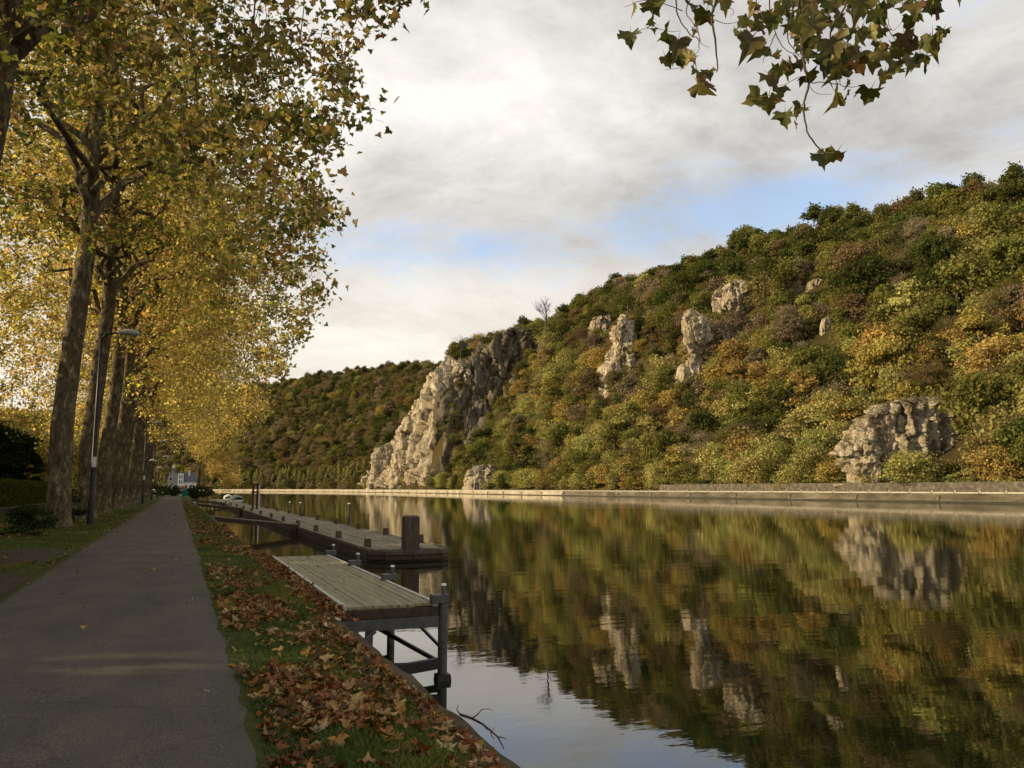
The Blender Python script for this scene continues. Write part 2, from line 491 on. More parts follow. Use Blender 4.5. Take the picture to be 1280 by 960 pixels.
def asphalt_mat():
    m, n, l, out = new_mat("asphalt")
    b = n.new('ShaderNodeBsdfPrincipled'); l.new(b.outputs[0], out.inputs['Surface'])
    geo = n.new('ShaderNodeNewGeometry')
    def noise(scale, st=(1, 1, 1), detail=5, rough=0.6, dist=0.0):
        mp = n.new('ShaderNodeMapping'); mp.inputs['Scale'].default_value = st; l.new(geo.outputs['Position'], mp.inputs[0])
        t = n.new('ShaderNodeTexNoise'); setin(t, {'Scale': scale, 'Detail': detail, 'Roughness': rough, 'Distortion': dist}); l.new(mp.outputs[0], t.inputs['Vector'])
        return t.outputs['Fac']
    def mul(A, B):
        mx = N(n, 'ShaderNodeMix', data_type='RGBA', blend_type='MULTIPLY'); mx.inputs['Factor'].default_value = 1
        l.new(A, mx.inputs['A']); l.new(B, mx.inputs['B']); return mx.outputs['Result']
    grit = noise(95, detail=3, rough=0.75)
    r = ramp_node(n, [(0.34, (0.030, 0.028, 0.024)), (0.5, (0.072, 0.066, 0.056)), (0.66, (0.155, 0.145, 0.125))]); l.new(grit, r.inputs[0])
    r2 = ramp_node(n, [(0.3, (0.72, 0.71, 0.69)), (0.5, (1, 0.99, 0.97)), (0.68, (1.25, 1.22, 1.15))]); l.new(noise(1.3, (1, 0.5, 1), 7, 0.65, 0.4), r2.inputs[0])
    r4 = ramp_node(n, [(0.66, (1, 1, 1)), (0.80, (1.22, 1.2, 1.16))]); l.new(noise(0.9, (1, 1.4, 1), 6, 0.7, 0.8), r4.inputs[0])   # dry pale scuffs
    v = n.new('ShaderNodeTexVoronoi'); v.feature = 'DISTANCE_TO_EDGE'; v.inputs['Scale'].default_value = 0.55
    mp = n.new('ShaderNodeMapping'); l.new(geo.outputs['Position'], mp.inputs[0])
    wob = n.new('ShaderNodeTexNoise'); setin(wob, {'Scale': 2.5, 'Detail': 5}); l.new(geo.outputs['Position'], wob.inputs['Vector'])
    va = N(n, 'ShaderNodeVectorMath', operation='MULTIPLY_ADD'); l.new(wob.outputs['Color'], va.inputs[0]); va.inputs[1].default_value = (0.6, 0.6, 0); l.new(mp.outputs[0], va.inputs[2]); l.new(va.outputs[0], v.inputs['Vector'])
    r3 = ramp_node(n, [(0.0, (0.75, 0.74, 0.72)), (0.009, (1, 1, 1))]); l.new(v.outputs['Distance'], r3.inputs[0])
    l.new(mul(mul(mul(r.outputs[0], r2.outputs[0]), r3.outputs[0]), r4.outputs[0]), b.inputs['Base Color'])
    setin(b, {'Roughness': 0.88, 'Specular IOR Level': 0.25})
    bp = n.new('ShaderNodeBump'); setin(bp, {'Strength': 0.8, 'Distance': 0.008}); l.new(grit, bp.inputs['Height']); l.new(bp.outputs[0], b.inputs['Normal'])
    return m

def plain(name, c, rough=0.7, metal=0.0, bump=0.0, spread=0.12, scale=8.0):
    lo = tuple(x * (1 - spread) for x in c); hi = tuple(min(1, x * (1 + spread)) for x in c)
    m = noise_mat(name, [(0.35, lo), (0.65, hi)], scale=scale, rough=rough, bump=bump)
    for q in m.node_tree.nodes:
        if q.type == 'BSDF_PRINCIPLED': q.inputs['Metallic'].default_value = metal
    return m

M = {}
M['bark'] = bark_mat()
M['dark_bark'] = noise_mat("dark_bark", [(0.3, (0.05, 0.04, 0.028)), (0.7, (0.11, 0.09, 0.065))], scale=3, bump=0.4)
M['plane_leaf'] = leaf_mat("plane_leaf", trans=0.6, vary=0.10, gloss=0.015, tgain=(1.22, 1.22, 0.85))
M['shade_leaf'] = leaf_mat("hanging_plane_leaf", trans=0.32, vary=0.2, gloss=0.02, tgain=(1.0, 1.0, 0.7))
M['litter'] = leaf_mat("dead_leaf", trans=0.12, vary=0.12, gloss=0.02)
M['grass'] = leaf_mat("grass_blade", trans=0.3, vary=0.0, gloss=0.02)
M['rock'] = rock_mat()
M['shade_lichen_rock'] = rock_mat('shade_lichened_limestone', 0.32)  # limestone darkened for lichen and for the shade painted into the crag
M['water'] = water_mat()
M['asphalt'] = asphalt_mat()
M['soil'] = noise_mat("verge_soil", [(0.3, (0.032, 0.038, 0.012)), (0.5, (0.05, 0.06, 0.016)), (0.7, (0.065, 0.052, 0.024))], scale=3.0, rough=0.95, bump=0.6, bump_scale=40, dist=0.02, spec=0.1)
M['mud'] = noise_mat("bare_earth", [(0.3, (0.035, 0.03, 0.022)), (0.7, (0.075, 0.062, 0.045))], scale=5, rough=0.95, bump=0.5, bump_scale=45, spec=0.1)
M['bank_stone'] = noise_mat("bank_stone", [(0.3, (0.045, 0.036, 0.02)), (0.6, (0.10, 0.082, 0.05)), (0.75, (0.05, 0.055, 0.02))], scale=3.5, rough=0.95, bump=0.8, bump_scale=18, dist=0.03, spec=0.1)
M['deck_wood'] = noise_mat("grey_deck_wood", [(0.25, (0.17, 0.15, 0.088)), (0.5, (0.27, 0.24, 0.15)), (0.75, (0.37, 0.335, 0.225))], scale=5, detail=8, rough=0.8, bump=0.25, bump_scale=30, dist=0.006, stretch=(6, 0.5, 1), coord='Object', scale2=1.4, stops2=[(0.3, (0.7, 0.7, 0.66)), (0.7, (1.08, 1.08, 1.05))])
M['deck_edge'] = noise_mat("pale_edge_board", [(0.3, (0.36, 0.35, 0.30)), (0.7, (0.52, 0.51, 0.46))], scale=5, rough=0.75, bump=0.2, stretch=(4, 0.6, 1))
M['dark_wood'] = noise_mat("tarred_timber", [(0.3, (0.028, 0.021, 0.014)), (0.7, (0.075, 0.056, 0.038))], scale=4, rough=0.85, bump=0.5, stretch=(2, 0.5, 2), bump_scale=22, dist=0.02)
M['pontoon_wood'] = noise_mat("pontoon_boards", [(0.25, (0.12, 0.10, 0.068)), (0.5, (0.20, 0.175, 0.125)), (0.75, (0.28, 0.25, 0.185))], scale=2.2, rough=0.85, bump=0.35, stretch=(4, 0.5, 1), scale2=0.7, stops2=[(0.3, (0.6, 0.58, 0.52)), (0.7, (1.1, 1.1, 1.05))])
M['brown_post'] = noise_mat("weathered_post", [(0.3, (0.055, 0.038, 0.026)), (0.7, (0.13, 0.096, 0.07))], scale=4, rough=0.85, bump=0.5, stretch=(3, 3, 0.4), dist=0.015)
M['steel'] = noise_mat("galvanised_steel", [(0.3, (0.035, 0.036, 0.035)), (0.7, (0.085, 0.085, 0.08))], scale=9, rough=0.55, bump=0.1, spec=0.5)
M['dark_steel'] = plain("dark_painted_steel", (0.016, 0.016, 0.017), 0.5)
M['pale_metal'] = plain("pale_lamp_metal", (0.45, 0.44, 0.41), 0.4)
M['white_metal'] = plain("white_enamel", (0.75, 0.73, 0.68), 0.4)
M['quay'] = noise_mat("quay_concrete", [(0.3, (0.20, 0.17, 0.11)), (0.55, (0.36, 0.32, 0.23)), (0.75, (0.46, 0.42, 0.32))], scale=0.25, detail=9, rough=0.9, bump=0.4, bump_scale=1.5, dist=0.1, stretch=(1, 0.5, 1.5))
M['shaded_old_quay'] = noise_mat("shaded_old_quay_stone", [(0.3, (0.045, 0.039, 0.027)), (0.5, (0.095, 0.083, 0.058)), (0.75, (0.19, 0.17, 0.125))], scale=0.35, detail=10, rough=0.95, bump=0.7, bump_scale=1.6, dist=0.15, stretch=(1, 0.4, 1.6))  # old stained stone, with the shade on this stretch put into its dark tones
M['algae'] = noise_mat('waterline_algae', [(0.3, (0.016, 0.016, 0.009)), (0.7, (0.05, 0.046, 0.026))], scale=1.2, rough=0.8, bump=0.4)
M['coping'] = noise_mat("white_coping", [(0.3, (0.36, 0.33, 0.27)), (0.7, (0.52, 0.49, 0.42))], scale=0.6, rough=0.8, bump=0.1)
M['stone_wall'] = noise_mat("grey_stone_wall", [(0.3, (0.05, 0.044, 0.032)), (0.55, (0.11, 0.098, 0.075)), (0.75, (0.20, 0.18, 0.145))], scale=0.8, detail=9, rough=0.95, bump=0.8, bump_scale=2.2, dist=0.2)
M['hill_soil'] = noise_mat("forest_floor", [(0.3, (0.030, 0.026, 0.011)), (0.5, (0.055, 0.044, 0.018)), (0.7, (0.085, 0.062, 0.026))], scale=0.06, detail=8, rough=1.0, bump=0.6, bump_scale=0.5, dist=0.6, coord='Object', spec=0.05)
M['hedge'] = leaf_mat("hedge_leaf", trans=0.25, vary=0.05, gloss=0.0)

# leaf outlines (unit size, stem at the origin, tip towards -y)
def plane_leaf_outline(detail=2):
    half = [(0.0, 0.0), (0.10, 0.10), (0.30, 0.10), (0.52, 0.17), (0.42, 0.02), (0.50, -0.06), (0.60, -0.28), (0.40, -0.27), (0.30, -0.34), (0.27, -0.52), (0.13, -0.60), (0.0, -0.95)]
    if detail == 1:
        half = [(0.0, 0.05), (0.22, 0.13), (0.50, 0.13), (0.44, -0.08), (0.58, -0.32), (0.32, -0.38), (0.19, -0.60), (0.0, -0.92)]
    if detail == 0:
        half = [(0.0, 0.05), (0.45, -0.15), (0.0, -0.9)]
    left = [(-x, y) for x, y in half[1:-1]][::-1]
    return np.array([(x, y + 0.4, 0.0) for x, y in half + left])

def leaves_arrays(centres, sizes, outline, rng_, up=0.35, curl=0.15, hang=0.0):
    """one polygon per leaf, random attitude; returns verts, loops, counts"""
    n = len(centres); k = len(outline)
    nr = rng_.normal(size=(n, 3)); nr[:, 2] += up * 2.5 * np.sign(rng_.normal(size=n) + 1.0)
    nr /= np.linalg.norm(nr, axis=1, keepdims=True)
    t = rng_.normal(size=(n, 3)); t[:, 2] -= hang
    t -= nr * np.sum(t * nr, 1, keepdims=True); t /= np.linalg.norm(t, axis=1, keepdims=True)
    b = np.cross(nr, t)
    o = outline[None]                                           # -y of outline points along t
    s = sizes[:, None, None]
    bend = (np.abs(o[..., 0]) ** 1.3 * curl + (o[..., 1] - 0.4) ** 2 * -curl * 0.6) * rng_.uniform(-0.5, 1.6, (n, 1))
    P = centres[:, None] + s * (o[..., 0:1] * b[:, None] - o[..., 1:2] * t[:, None] + bend[..., None] * nr[:, None])
    return P.reshape(-1, 3), np.arange(n * k), np.full(n, k)

# ================================================================== LARGE STRUCTURE
WATER_Z = -1.4
BANK_X = 2.12

# left bank ground: one profile swept along the path, far beyond the visible end
def ground_height(X, Y):
    v = np.where(X > 0.6, -0.15 * np.clip((X - 0.6) / 1.5, 0, 1) ** 1.3, 0.0)
    v = v + np.where((X > 0.75) & (X < 2.0), 0.035 * fbm(np.stack([X * 1.5, Y * 0.7, 0 * X], -1), 3), 0)
    v = v + np.where(X < -2.7, 0.05 * fbm(np.stack([X * 0.6, Y * 0.4, 0 * X + 4], -1), 3) + 0.02, 0)
    return v

def build_ground():
    xs = np.concatenate([[-900, -300, -120, -60], np.arange(-40, -8, 2.0), np.arange(-8, -2.5, 0.25), [-2.5, -2.3, -1.4, -0.4, 0.5, 0.62], np.arange(0.75, 1.86, 0.11)])
    ys = np.concatenate([[-200, -60, -20, -8], np.arange(0, 30, 0.3), np.arange(30, 80, 1.0), np.arange(80, 260, 6.0), [300, 400, 600, 900, 1500, 2600]])
    X, Y = np.meshgrid(xs, ys, indexing='ij')
    Z = ground_height(X, Y)
    P = np.stack([X, Y, Z], -1)
    tag(link('ground', grid_mesh('ground', P, M['soil'])), kind='structure')
    # stone bank: rounded shoulder, then a rough battered face into the water
    ys = np.concatenate([[-60, -20], np.arange(-2, 40, 0.22), np.arange(40, 120, 1.2), np.arange(120, 420, 12), [600, 1200, 2600]])
    prof = [(1.84, -0.145), (1.90, -0.12), (2.02, -0.13), (2.11, -0.17), (2.15, -0.30), (2.17, -0.6), (2.22, -1.0), (2.30, -1.45), (2.5, -2.2)]
    G = np.zeros((len(ys), len(prof), 3))
    for j, (x, z) in enumerate(prof):
        wob = 0.05 * fbm(np.stack([ys * 0.9, 0 * ys + j * 0.35, 0 * ys], -1), 4)
        wz = 0.03 * fbm(np.stack([ys * 1.3, 0 * ys + j * 0.5 + 9, 0 * ys], -1), 3)
        a = 0 if j == 0 else 1
        G[:, j, 0] = x + wob * a * (0.4 if j < 3 else 1.2); G[:, j, 1] = ys; G[:, j, 2] = z + wz * a
    m = grid_mesh('river_bank', G, M['bank_stone'])
    tag(link('river_bank', m), kind='structure')
build_ground()

def build_path():
    ys = np.concatenate([[-30, -5], np.arange(0, 30, 0.08), np.arange(30, 60, 0.3), np.arange(60, 176, 2.0)])
    n1 = 0.03 * fbm(np.stack([ys * 2.6, 0 * ys, 0 * ys], -1), 4, 0.7)
    n2 = 0.03 * fbm(np.stack([ys * 2.9, 0 * ys + 7, 0 * ys], -1), 4, 0.7)
    rows = []
    for f in (0, 0.03, 0.2, 0.5, 0.8, 0.97, 1.0):
        x0 = -2.32 + n1; x1 = 0.60 + n2
        z = 0.004 + 0.035 * (1 - (2 * f - 1) ** 2) + 0 * ys
        if f in (0, 1.0): z = -0.05 + 0 * ys
        rows.append(np.stack([x0 + (x1 - x0) * f, ys, z], -1))
    tag(link('path', grid_mesh('path', np.stack(rows, 0), M['asphalt'])), kind='structure')
    # bare trodden earth beside the path
    a = np.linspace(0, 2 * math.pi, 48, endpoint=False)
    for nm, cx, cy_, rx, ry in (('bare_earth', -3.6, 22.5, 1.25, 2.6), ('bare_earth', -2.7, 14.5, 0.42, 4.0)):
        r = 1 + 0.25 * fbm(np.stack([np.cos(a) * 1.5 + cx, np.sin(a) * 1.5, 0 * a], -1), 3)
        rings = []
        for q in (1.0, 0.85, 0.5, 0.02):
            x = cx + rx * r * q * np.cos(a); y = cy_ + ry * r * q * np.sin(a)
            x = np.minimum(x, -2.36)
            z = ground_height(x, y) + (0.025 if q < 0.99 else -0.02)
            rings.append(np.stack([x, y, z], -1))
        G = np.stack(rings, 0); G = np.concatenate([G, G[:, :1]], 1)
        tag(link(nm, grid_mesh(nm, G, M['mud'])), kind='structure')
build_path()

# river: one sheet
wm = grid_mesh('river', np.array([[[1.7, -300, WATER_Z], [1.7, 3200, WATER_Z]], [[900, -300, WATER_Z], [900, 3200, WATER_Z]]], float), M['water'], smooth=False)
tag(link('river', wm), kind='structure')

# ------------------------------------------------------------------ far side: foot of the hill as a curve, hill heights from the skyline
FOOT = np.array([(170, -300), (170, -100), (170, 100), (170, 300), (170, 520), (168, 680), (146, 860), (84, 1060), (-40, 1290), (-240, 1520), (-560, 1760), (-900, 1960)], float)
def catmull(P, n):
    out = []
    for i in range(1, len(P) - 2):
        for t in np.linspace(0, 1, n, endpoint=False):
            a, b, c, d = P[i - 1], P[i], P[i + 1], P[i + 2]
            out.append(0.5 * ((2 * b) + (-a + c) * t + (2 * a - 5 * b + 4 * c - d) * t ** 2 + (-a + 3 * b - 3 * c + d) * t ** 3))
    return np.array(out)
_fc = catmull(FOOT, 40)
_fs = np.concatenate([[0], np.cumsum(np.linalg.norm(np.diff(_fc, axis=0), axis=1))])
_fs = _fs - 100.0                                      # s == Y while the bank is straight
_ft = np.gradient(_fc, axis=0); _ft /= np.linalg.norm(_ft, axis=1, keepdims=True)
def foot_xy(s, d):
    x = np.interp(s, _fs, _fc[:, 0]); y = np.interp(s, _fs, _fc[:, 1])
    tx = np.interp(s, _fs, _ft[:, 0]); ty = np.interp(s, _fs, _ft[:, 1])
    return x + ty * d, y - tx * d

RIDGE_PX = np.array([150, 250, 300, 360, 400, 450, 500, 540, 560, 600, 640, 660, 680, 700, 720, 750, 780, 820, 870, 900, 930, 960, 1000, 1050, 1100, 1150, 1200, 1240, 1280, 1500], float)
RIDGE_PY = np.array([500, 490, 485, 477, 470, 465, 461, 457, 462, 452, 440, 430, 420, 402, 384, 370, 352, 343, 336, 318, 302, 304, 293, 282, 275, 267, 251, 232, 226, 222], float)
DR = 122.0
TREE_H = 12.5
_ss = np.linspace(_fs[0], _fs[-1], 400)
_rx, _ry = foot_xy(_ss, DR)
_HH = np.zeros_like(_ss)
for _i in range(len(_ss)):
    v = np.array([_rx[_i], _ry[_i], 0]) - CAM
    if v[:2] @ _H[:2] < 60:
        _HH[_i] = np.nan; continue
    px = 640 + FPX * (v[:2] @ _R[:2]) / (v[:2] @ _H[:2] * math.cos(PITCH) + 40 * math.sin(PITCH))
    if px > 1500 or px < 150:
        _HH[_i] = np.nan; continue
    py = np.interp(px, RIDGE_PX, RIDGE_PY)
    d = ray(px, py)
    _HH[_i] = CAM[2] + d[2] / np.linalg.norm(d[:2]) * np.linalg.norm(v[:2]) - TREE_H
_ok = ~np.isnan(_HH)
_HH = np.interp(_ss, _ss[_ok], _HH[_ok])
_HH = np.convolve(np.pad(_HH, 4, mode='edge'), np.ones(9) / 9, 'valid')

def spur(s, d):
    """the limestone spur that runs down to the river"""
    crest_s = np.interp(s, [560, 585, 600, 630, 646, 655, 685, 700, 712, 745, 775, 800], [0.0, 0.55, 0.92, 1.0, 0.99, 0.74, 0.66, 0.62, 0.44, 0.36, 0.22, 0.0])
    cross = np.interp(d, [0, 5, 10, 15, 22, 60, 110], [0, 26, 58, 84, 93, 117, 126])
    back = np.interp(d, [40, 110], [1.0, 0.55])
    wide = np.interp(s, [500, 560, 600, 640, 720, 800], [0.45, 0.78, 0.97, 1.0, 0.9, 0.75])
    t = np.clip((d - 22) / 70, 0, 1)
    k = crest_s * (1 - t) + np.maximum(wide, crest_s) * t
    return cross * k

def hill_height(s, d):
    s = np.asarray(s, float); d = np.asarray(d, float)
    H = np.interp(s, _ss, _HH)
    u = d / DR
    pr = np.interp(u, [-0.2, 0, 0.06, 0.2, 0.5, 0.8, 0.95, 1.05, 1.6, 3.0], [0, 0.0, 0.035, 0.17, 0.53, 0.86, 0.975, 1.0, 1.0, 0.95])
    x, y = foot_xy(s, d)
    q = np.stack([s * 0.016, d * 0.01, 0 * s], -1)
    gully = fbm(q, 3) * 11 * np.clip(np.sin(np.clip(u, 0, 1) * math.pi), 0, 1)
    small = fbm(np.stack([s * 0.07, d * 0.07, 0 * s + 5], -1), 3) * 2.2 * np.clip(u * 5, 0, 1)
    base = 1.0 + H * pr + gully + small
    sp = 1.0 + spur(s, d) + fbm(np.stack([s * 0.05, d * 0.05, 0 * s + 31], -1), 3) * 2.5 * np.clip(d / 6, 0, 1)
    w = np.clip((s - 480) / 60, 0, 1) * np.clip((830 - s) / 40, 0, 1)
    return np.where(w > 0, np.maximum(base, sp * w + base * (1 - w)), base)

def hill_point(s, d):
    x, y = foot_xy(s, d)
    return np.stack([x, y, hill_height(s, d)], -1)

def build_hill():
    ss = np.concatenate([np.arange(-60, 480, 5.0), np.arange(480, 830, 2.5), np.arange(830, 2100, 10.0)])
    dd = np.concatenate([np.arange(-1.5, 30, 1.5), np.arange(30, 150, 4.0), [170, 220, 300, 420]])
    S, D = np.meshgrid(ss, dd, indexing='ij')
    P = hill_point(S, D); P[:, 0, 2] = -2.0
    tag(link('hillside', grid_mesh('hillside', P, M['hill_soil'])), kind='structure')
build_hill()

def march(px, py):
    """where the view ray through a pixel meets the straight part of the hill"""
    d = ray(px, py)
    for t in np.arange(150, 900, 1.0):
        p = CAM + d * t
        if p[0] > 168 and p[2] < hill_height(np.array([p[1]]), np.array([p[0] - 170.0]))[0]:
            return p, t
    return CAM + d * 300, 300

# ------------------------------------------------------------------ far quay, road and retaining wall
def ribbon(name, prof, s_arr, mat, parent=None, smooth=False, wob=0.0):
    """sweep a (d, z) profile along the far bank"""
    G = np.zeros((len(s_arr), len(prof), 3))
    for j, (d, z) in enumerate(prof):
        x, y = foot_xy(s_arr, np.full_like(s_arr, d))
        G[:, j, 0], G[:, j, 1], G[:, j, 2] = x, y, z
        if wob: G[:, j, 2] += wob * fbm(np.stack([s_arr * 0.3, 0 * s_arr + j, 0 * s_arr], -1), 3)
    o = link(name, grid_mesh(name, G, mat, smooth=smooth))
    if parent is not None: o.parent = parent
    return o

S_FAR = np.concatenate([np.arange(-60, 700, 10.0), np.arange(700, 2100, 15.0)])
QUAY_D = -14.0
QPROF = [(QUAY_D - 0.9, -2.4), (QUAY_D - 0.55, WATER_Z + 0.15), (QUAY_D - 0.5, WATER_Z + 0.35), (QUAY_D - 0.1, 0.55), (QUAY_D, 0.62), (QUAY_D + 0.6, 0.62)]
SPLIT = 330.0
qo = ribbon('quay_wall', QPROF, S_FAR[S_FAR <= SPLIT], M['shaded_old_quay'])
tag(qo, 'older stained, shade-darkened grey stone quay wall on the far bank below the retaining wall', 'wall')
qw = ribbon('quay_wall', QPROF, S_FAR[S_FAR >= SPLIT - 1], M['quay'])
tag(qw, 'long pale concrete quay wall along the far riverbank below the wooded hill', 'wall')
CPROF = [(QUAY_D + 0.05, 0.60), (QUAY_D + 0.05, 0.90), (QUAY_D + 0.55, 0.90), (QUAY_D + 0.55, 0.60)]
ribbon('coping', CPROF, S_FAR[S_FAR >= 520], M['coping'], qw)
mb = MB(); mb.box((-0.27, -2.62, 0.0), (0.27, 2.62, 0.28), 0.02); stone_mesh = mb.mesh('coping_stone'); stone_mesh.materials.append(M['coping'])
for s in np.arange(63, 520, 6.0):
    x, y = foot_xy(s, QUAY_D + 0.3)
    o_ = link('coping_stone', stone_mesh, qo if s < SPLIT else qw, (x, y, 0.624 + rnd.uniform(-.03, .02))); o_.rotation_euler = (rnd.uniform(-.004, .004), 0, rnd.uniform(-.006, .006))
panels = []
for v_ in range(4):
    mb = MB(); hgt_ = (0.0, -0.9, -0.45, -1.3)
    mb.box((-0.06 - 0.02 * v_, -2.9, 0), (0.3, 2.9, 0.93)); pm = mb.mesh('wall_block'); pm.materials.append(M['shaded_old_quay']); panels.append(pm)
for s in np.arange(63, SPLIT - 3, 6.0):                     # facing blocks of the old quay, two courses
    for k_, z_ in enumerate((-0.98, -0.02)):
        x, y = foot_xy(s + (3.0 if k_ else 0.0), QUAY_D - 0.36 + 0.2 * k_)
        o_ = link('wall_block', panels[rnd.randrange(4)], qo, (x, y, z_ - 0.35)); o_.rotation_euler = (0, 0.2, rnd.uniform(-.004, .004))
for par_, sel_ in ((qo, S_FAR[S_FAR <= SPLIT]), (qw, S_FAR[S_FAR >= SPLIT - 1])):
    ribbon('waterline_algae', [(QUAY_D - 0.80, WATER_Z - 0.3), (QUAY_D - 0.74, WATER_Z + 0.28), (QUAY_D - 0.60, WATER_Z + 0.34)], sel_, M['algae'], par_, wob=0.10)
mb = MB(); mb.box((-0.22, -0.3, 0.0), (0.22, 0.3, 0.62), 0.04)
post_mesh = mb.mesh('coping_post'); post_mesh.materials.append(M['quay'])
for s in np.arange(60, 520, 6.0):
    x, y = foot_xy(s, QUAY_D + 0.3)
    link('coping_post', post_mesh, qo if s < SPLIT else qw, (x, y, 0.62))
mb = MB(); mb.box((-0.18, -0.45, -0.9), (0.1, 0.45, 0.2)); fend = mb.mesh('fender'); fend.materials.append(M['stone_wall'])
for s in np.arange(40, 700, 24.0):
    x, y = foot_xy(s, QUAY_D - 0.42); link('fender', fend, qo if s < SPLIT else qw, (x, y, 0))
tag(ribbon('far_road', [(QUAY_D + 0.5, 0.7), (-6.0, 0.75), (-1.0, 0.85), (0.8, 1.0)], S_FAR, M['asphalt']), kind='structure')
rw = ribbon('retaining_wall', [(-3.6, 0.6), (-3.5, 2.9), (-3.4, 3.15), (-2.9, 3.15), (-2.8, 2.6), (1.5, 2.4)], np.arange(40, 270, 6.0), M['stone_wall'], wob=0.12)
tag(rw, 'grey rubble retaining wall behind the quay road below the low white rock', 'wall')

# ------------------------------------------------------------------ rocks
def rock_from_profile(name, base_px, rows, mat, seed, depth_push=4.0, depth_ratio=0.85, rough=1.0, nseg=130, nrow=110, base_t=None):
    """rows: (py, left px, right px) outline of the outcrop read at the distance where its foot meets the slope"""
    p0, t = march(*base_px)
    if base_t: t = base_t
    t += depth_push
    rows = sorted(rows, key=lambda r: -r[0])
    pys = np.array([r[0] for r in rows], float); L = np.array([r[1] for r in rows], float); Rr = np.array([r[2] for r in rows], float)
    ext = 26.0
    yy = np.linspace(pys[0] + ext, pys[-1], nrow)
    jit = 0.05 * (Rr - L).max()
    Li = np.interp(-yy, -pys, L) + jit * fbm(np.stack([yy * 0.09, 0 * yy + seed * 3, 0 * yy], -1), 3); Ri = np.interp(-yy, -pys, Rr) + jit * fbm(np.stack([yy * 0.09, 0 * yy + seed * 3 + 9, 0 * yy], -1), 3)
    ang = np.linspace(0, 2 * math.pi, nseg, endpoint=False)
    wdir = np.array(_R); ddir = np.array(_H)
    cx = (Li + Ri) / 2; hw = (Ri - Li) / 2
    capf = np.clip((yy - pys[-1]) / max(3.0, 0.12 * (pys[0] - pys[-1])), 0.02, 1) ** 0.5
    C = np.array([CAM + ray(a, b) * t for a, b in zip(cx, yy)])
    C[-1] = C[-2] * 0.9 + C[-1] * 0.1
    W = hw * t / FPX * capf
    ca, sa = np.cos(ang), np.sin(ang)
    ca = np.sign(ca) * np.abs(ca) ** 0.75; sa = np.sign(sa) * np.abs(sa) ** 0.75
    dep = np.maximum(W * depth_ratio, 0.5 * W.max() * depth_ratio * capf)
    P = C[:, None] + W[:, None, None] * ca[None, :, None] * wdir + dep[:, None, None] * sa[None, :, None] * ddir
    sc = t / 330.0
    nrm = ca[None, :, None] * wdir + sa[None, :, None] * ddir + np.zeros_like(P)
    q = P * np.array([1, 1, 0.28]) / (4.6 * rough) + seed * 13.7
    q = q + 0.12 * np.stack([fbm(P * 0.3 + 3, 2), fbm(P * 0.3 + 11, 2), fbm(P * 0.3 + 19, 2)], -1)
    f1, f2, idv, tl = worley(q)
    g1, g2, idg, tg = worley(P * np.array([1, 1, 0.5]) / (1.9 * rough) + seed)
    disp = ((idv - 0.5) * 2.8 + tl * 3.0 - 0.9 * np.exp(-((f2 - f1) / 0.06) ** 2) + (idg - 0.5) * 0.9 + tg * 1.1 - 0.35 * np.exp(-((g2 - g1) / 0.08) ** 2)) * rough + 0.3 * fbm(P * 0.8, 4, 0.6)
    disp = disp * np.minimum(1.0, W.max() / 7.0) * capf[:, None]
    P = P + nrm * disp[..., None]
    P[..., 2] += 0.5 * fbm(P * 0.3 + 40, 2) * capf[:, None]
    P = np.concatenate([P, P[:, :1]], 1)
    top = np.repeat(P[-1:].mean(1, keepdims=True), P.shape[1], 1)
    P = np.concatenate([P, top], 0)
    o = link(name, grid_mesh(name, P[:, ::-1], mat, smooth=False))
    return o, t

ROCKS = {}      # name -> (bbox px, depth) used to keep trees from growing in front
def add_rock(name, label, base, rows, seed, **kw):
    o, t = rock_from_profile(name, base, rows, M['rock'], seed, **kw)
    tag(o, label, 'rock')
    rs = sorted(rows, key=lambda r: r[0]); pp = []
    for yy in np.arange(rs[0][0], rs[-1][0], 2.0):
        l_ = np.interp(yy, [r[0] for r in rs], [r[1] for r in rs]); r_ = np.interp(yy, [r[0] for r in rs], [r[2] for r in rs])
        low = (yy - rs[0][0]) / (rs[-1][0] - rs[0][0])
        for xx in np.arange(l_ + 1, r_, 2.0): pp.append((xx, yy, low < 0.74 and (xx - l_) / (r_ - l_) < 0.78))
    ROCKS.setdefault('list', []).append((np.array(pp, float), t))
    return o
add_rock('limestone_spire', 'pale limestone spire with a broad foot and narrow pointed top on the hillside', (775, 474),
         [(478, 752, 803), (465, 753, 805), (452, 758, 806), (440, 763, 802), (430, 768, 797), (415, 767, 793), (403, 770, 788), (392, 773, 784)], 1.0, rough=0.9)
add_rock('leaning_rock', 'leaning pale pinnacle with a notched waist halfway up the wooded slope', (862, 494),
         [(497, 843, 866), (482, 846, 874), (468, 850, 878), (455, 856, 876), (446, 861, 875), (440, 863, 879), (428, 860, 886), (414, 856, 890), (400, 852, 885), (386, 854, 872)], 2.0, rough=0.8)
add_rock('rounded_crag', 'rounded pale crag high on the slope under the ridge trees', (925, 398),
         [(402, 894, 918), (390, 895, 945), (378, 896, 953), (366, 899, 951), (356, 908, 942), (350, 914, 930)], 3.0, rough=0.9)
add_rock('rock_outcrop', 'small broken pale outcrop just below the rounded crag', (915, 440),
         [(442, 905, 922), (428, 901, 926), (414, 900, 916), (405, 900, 908)], 4.0, rough=0.7)
add_rock('rock_outcrop', 'small pale rock tip poking out beside the highest orange trees', (1018, 364),
         [(366, 1009, 1028), (357, 1010, 1028), (348, 1016, 1027)], 5.0, rough=0.6)
add_rock('rock_outcrop', 'thin pale rock streak among brown trees below the small rock tip', (1032, 420),
         [(421, 1025, 1038), (408, 1026, 1040), (395, 1030, 1038)], 6.0, rough=0.6)
add_rock('rock_outcrop', 'low brown crag on the ridge beside the lone bare tree', (755, 412),
         [(414, 738, 770), (404, 740, 770), (394, 746, 764)], 8.0, rough=0.7)
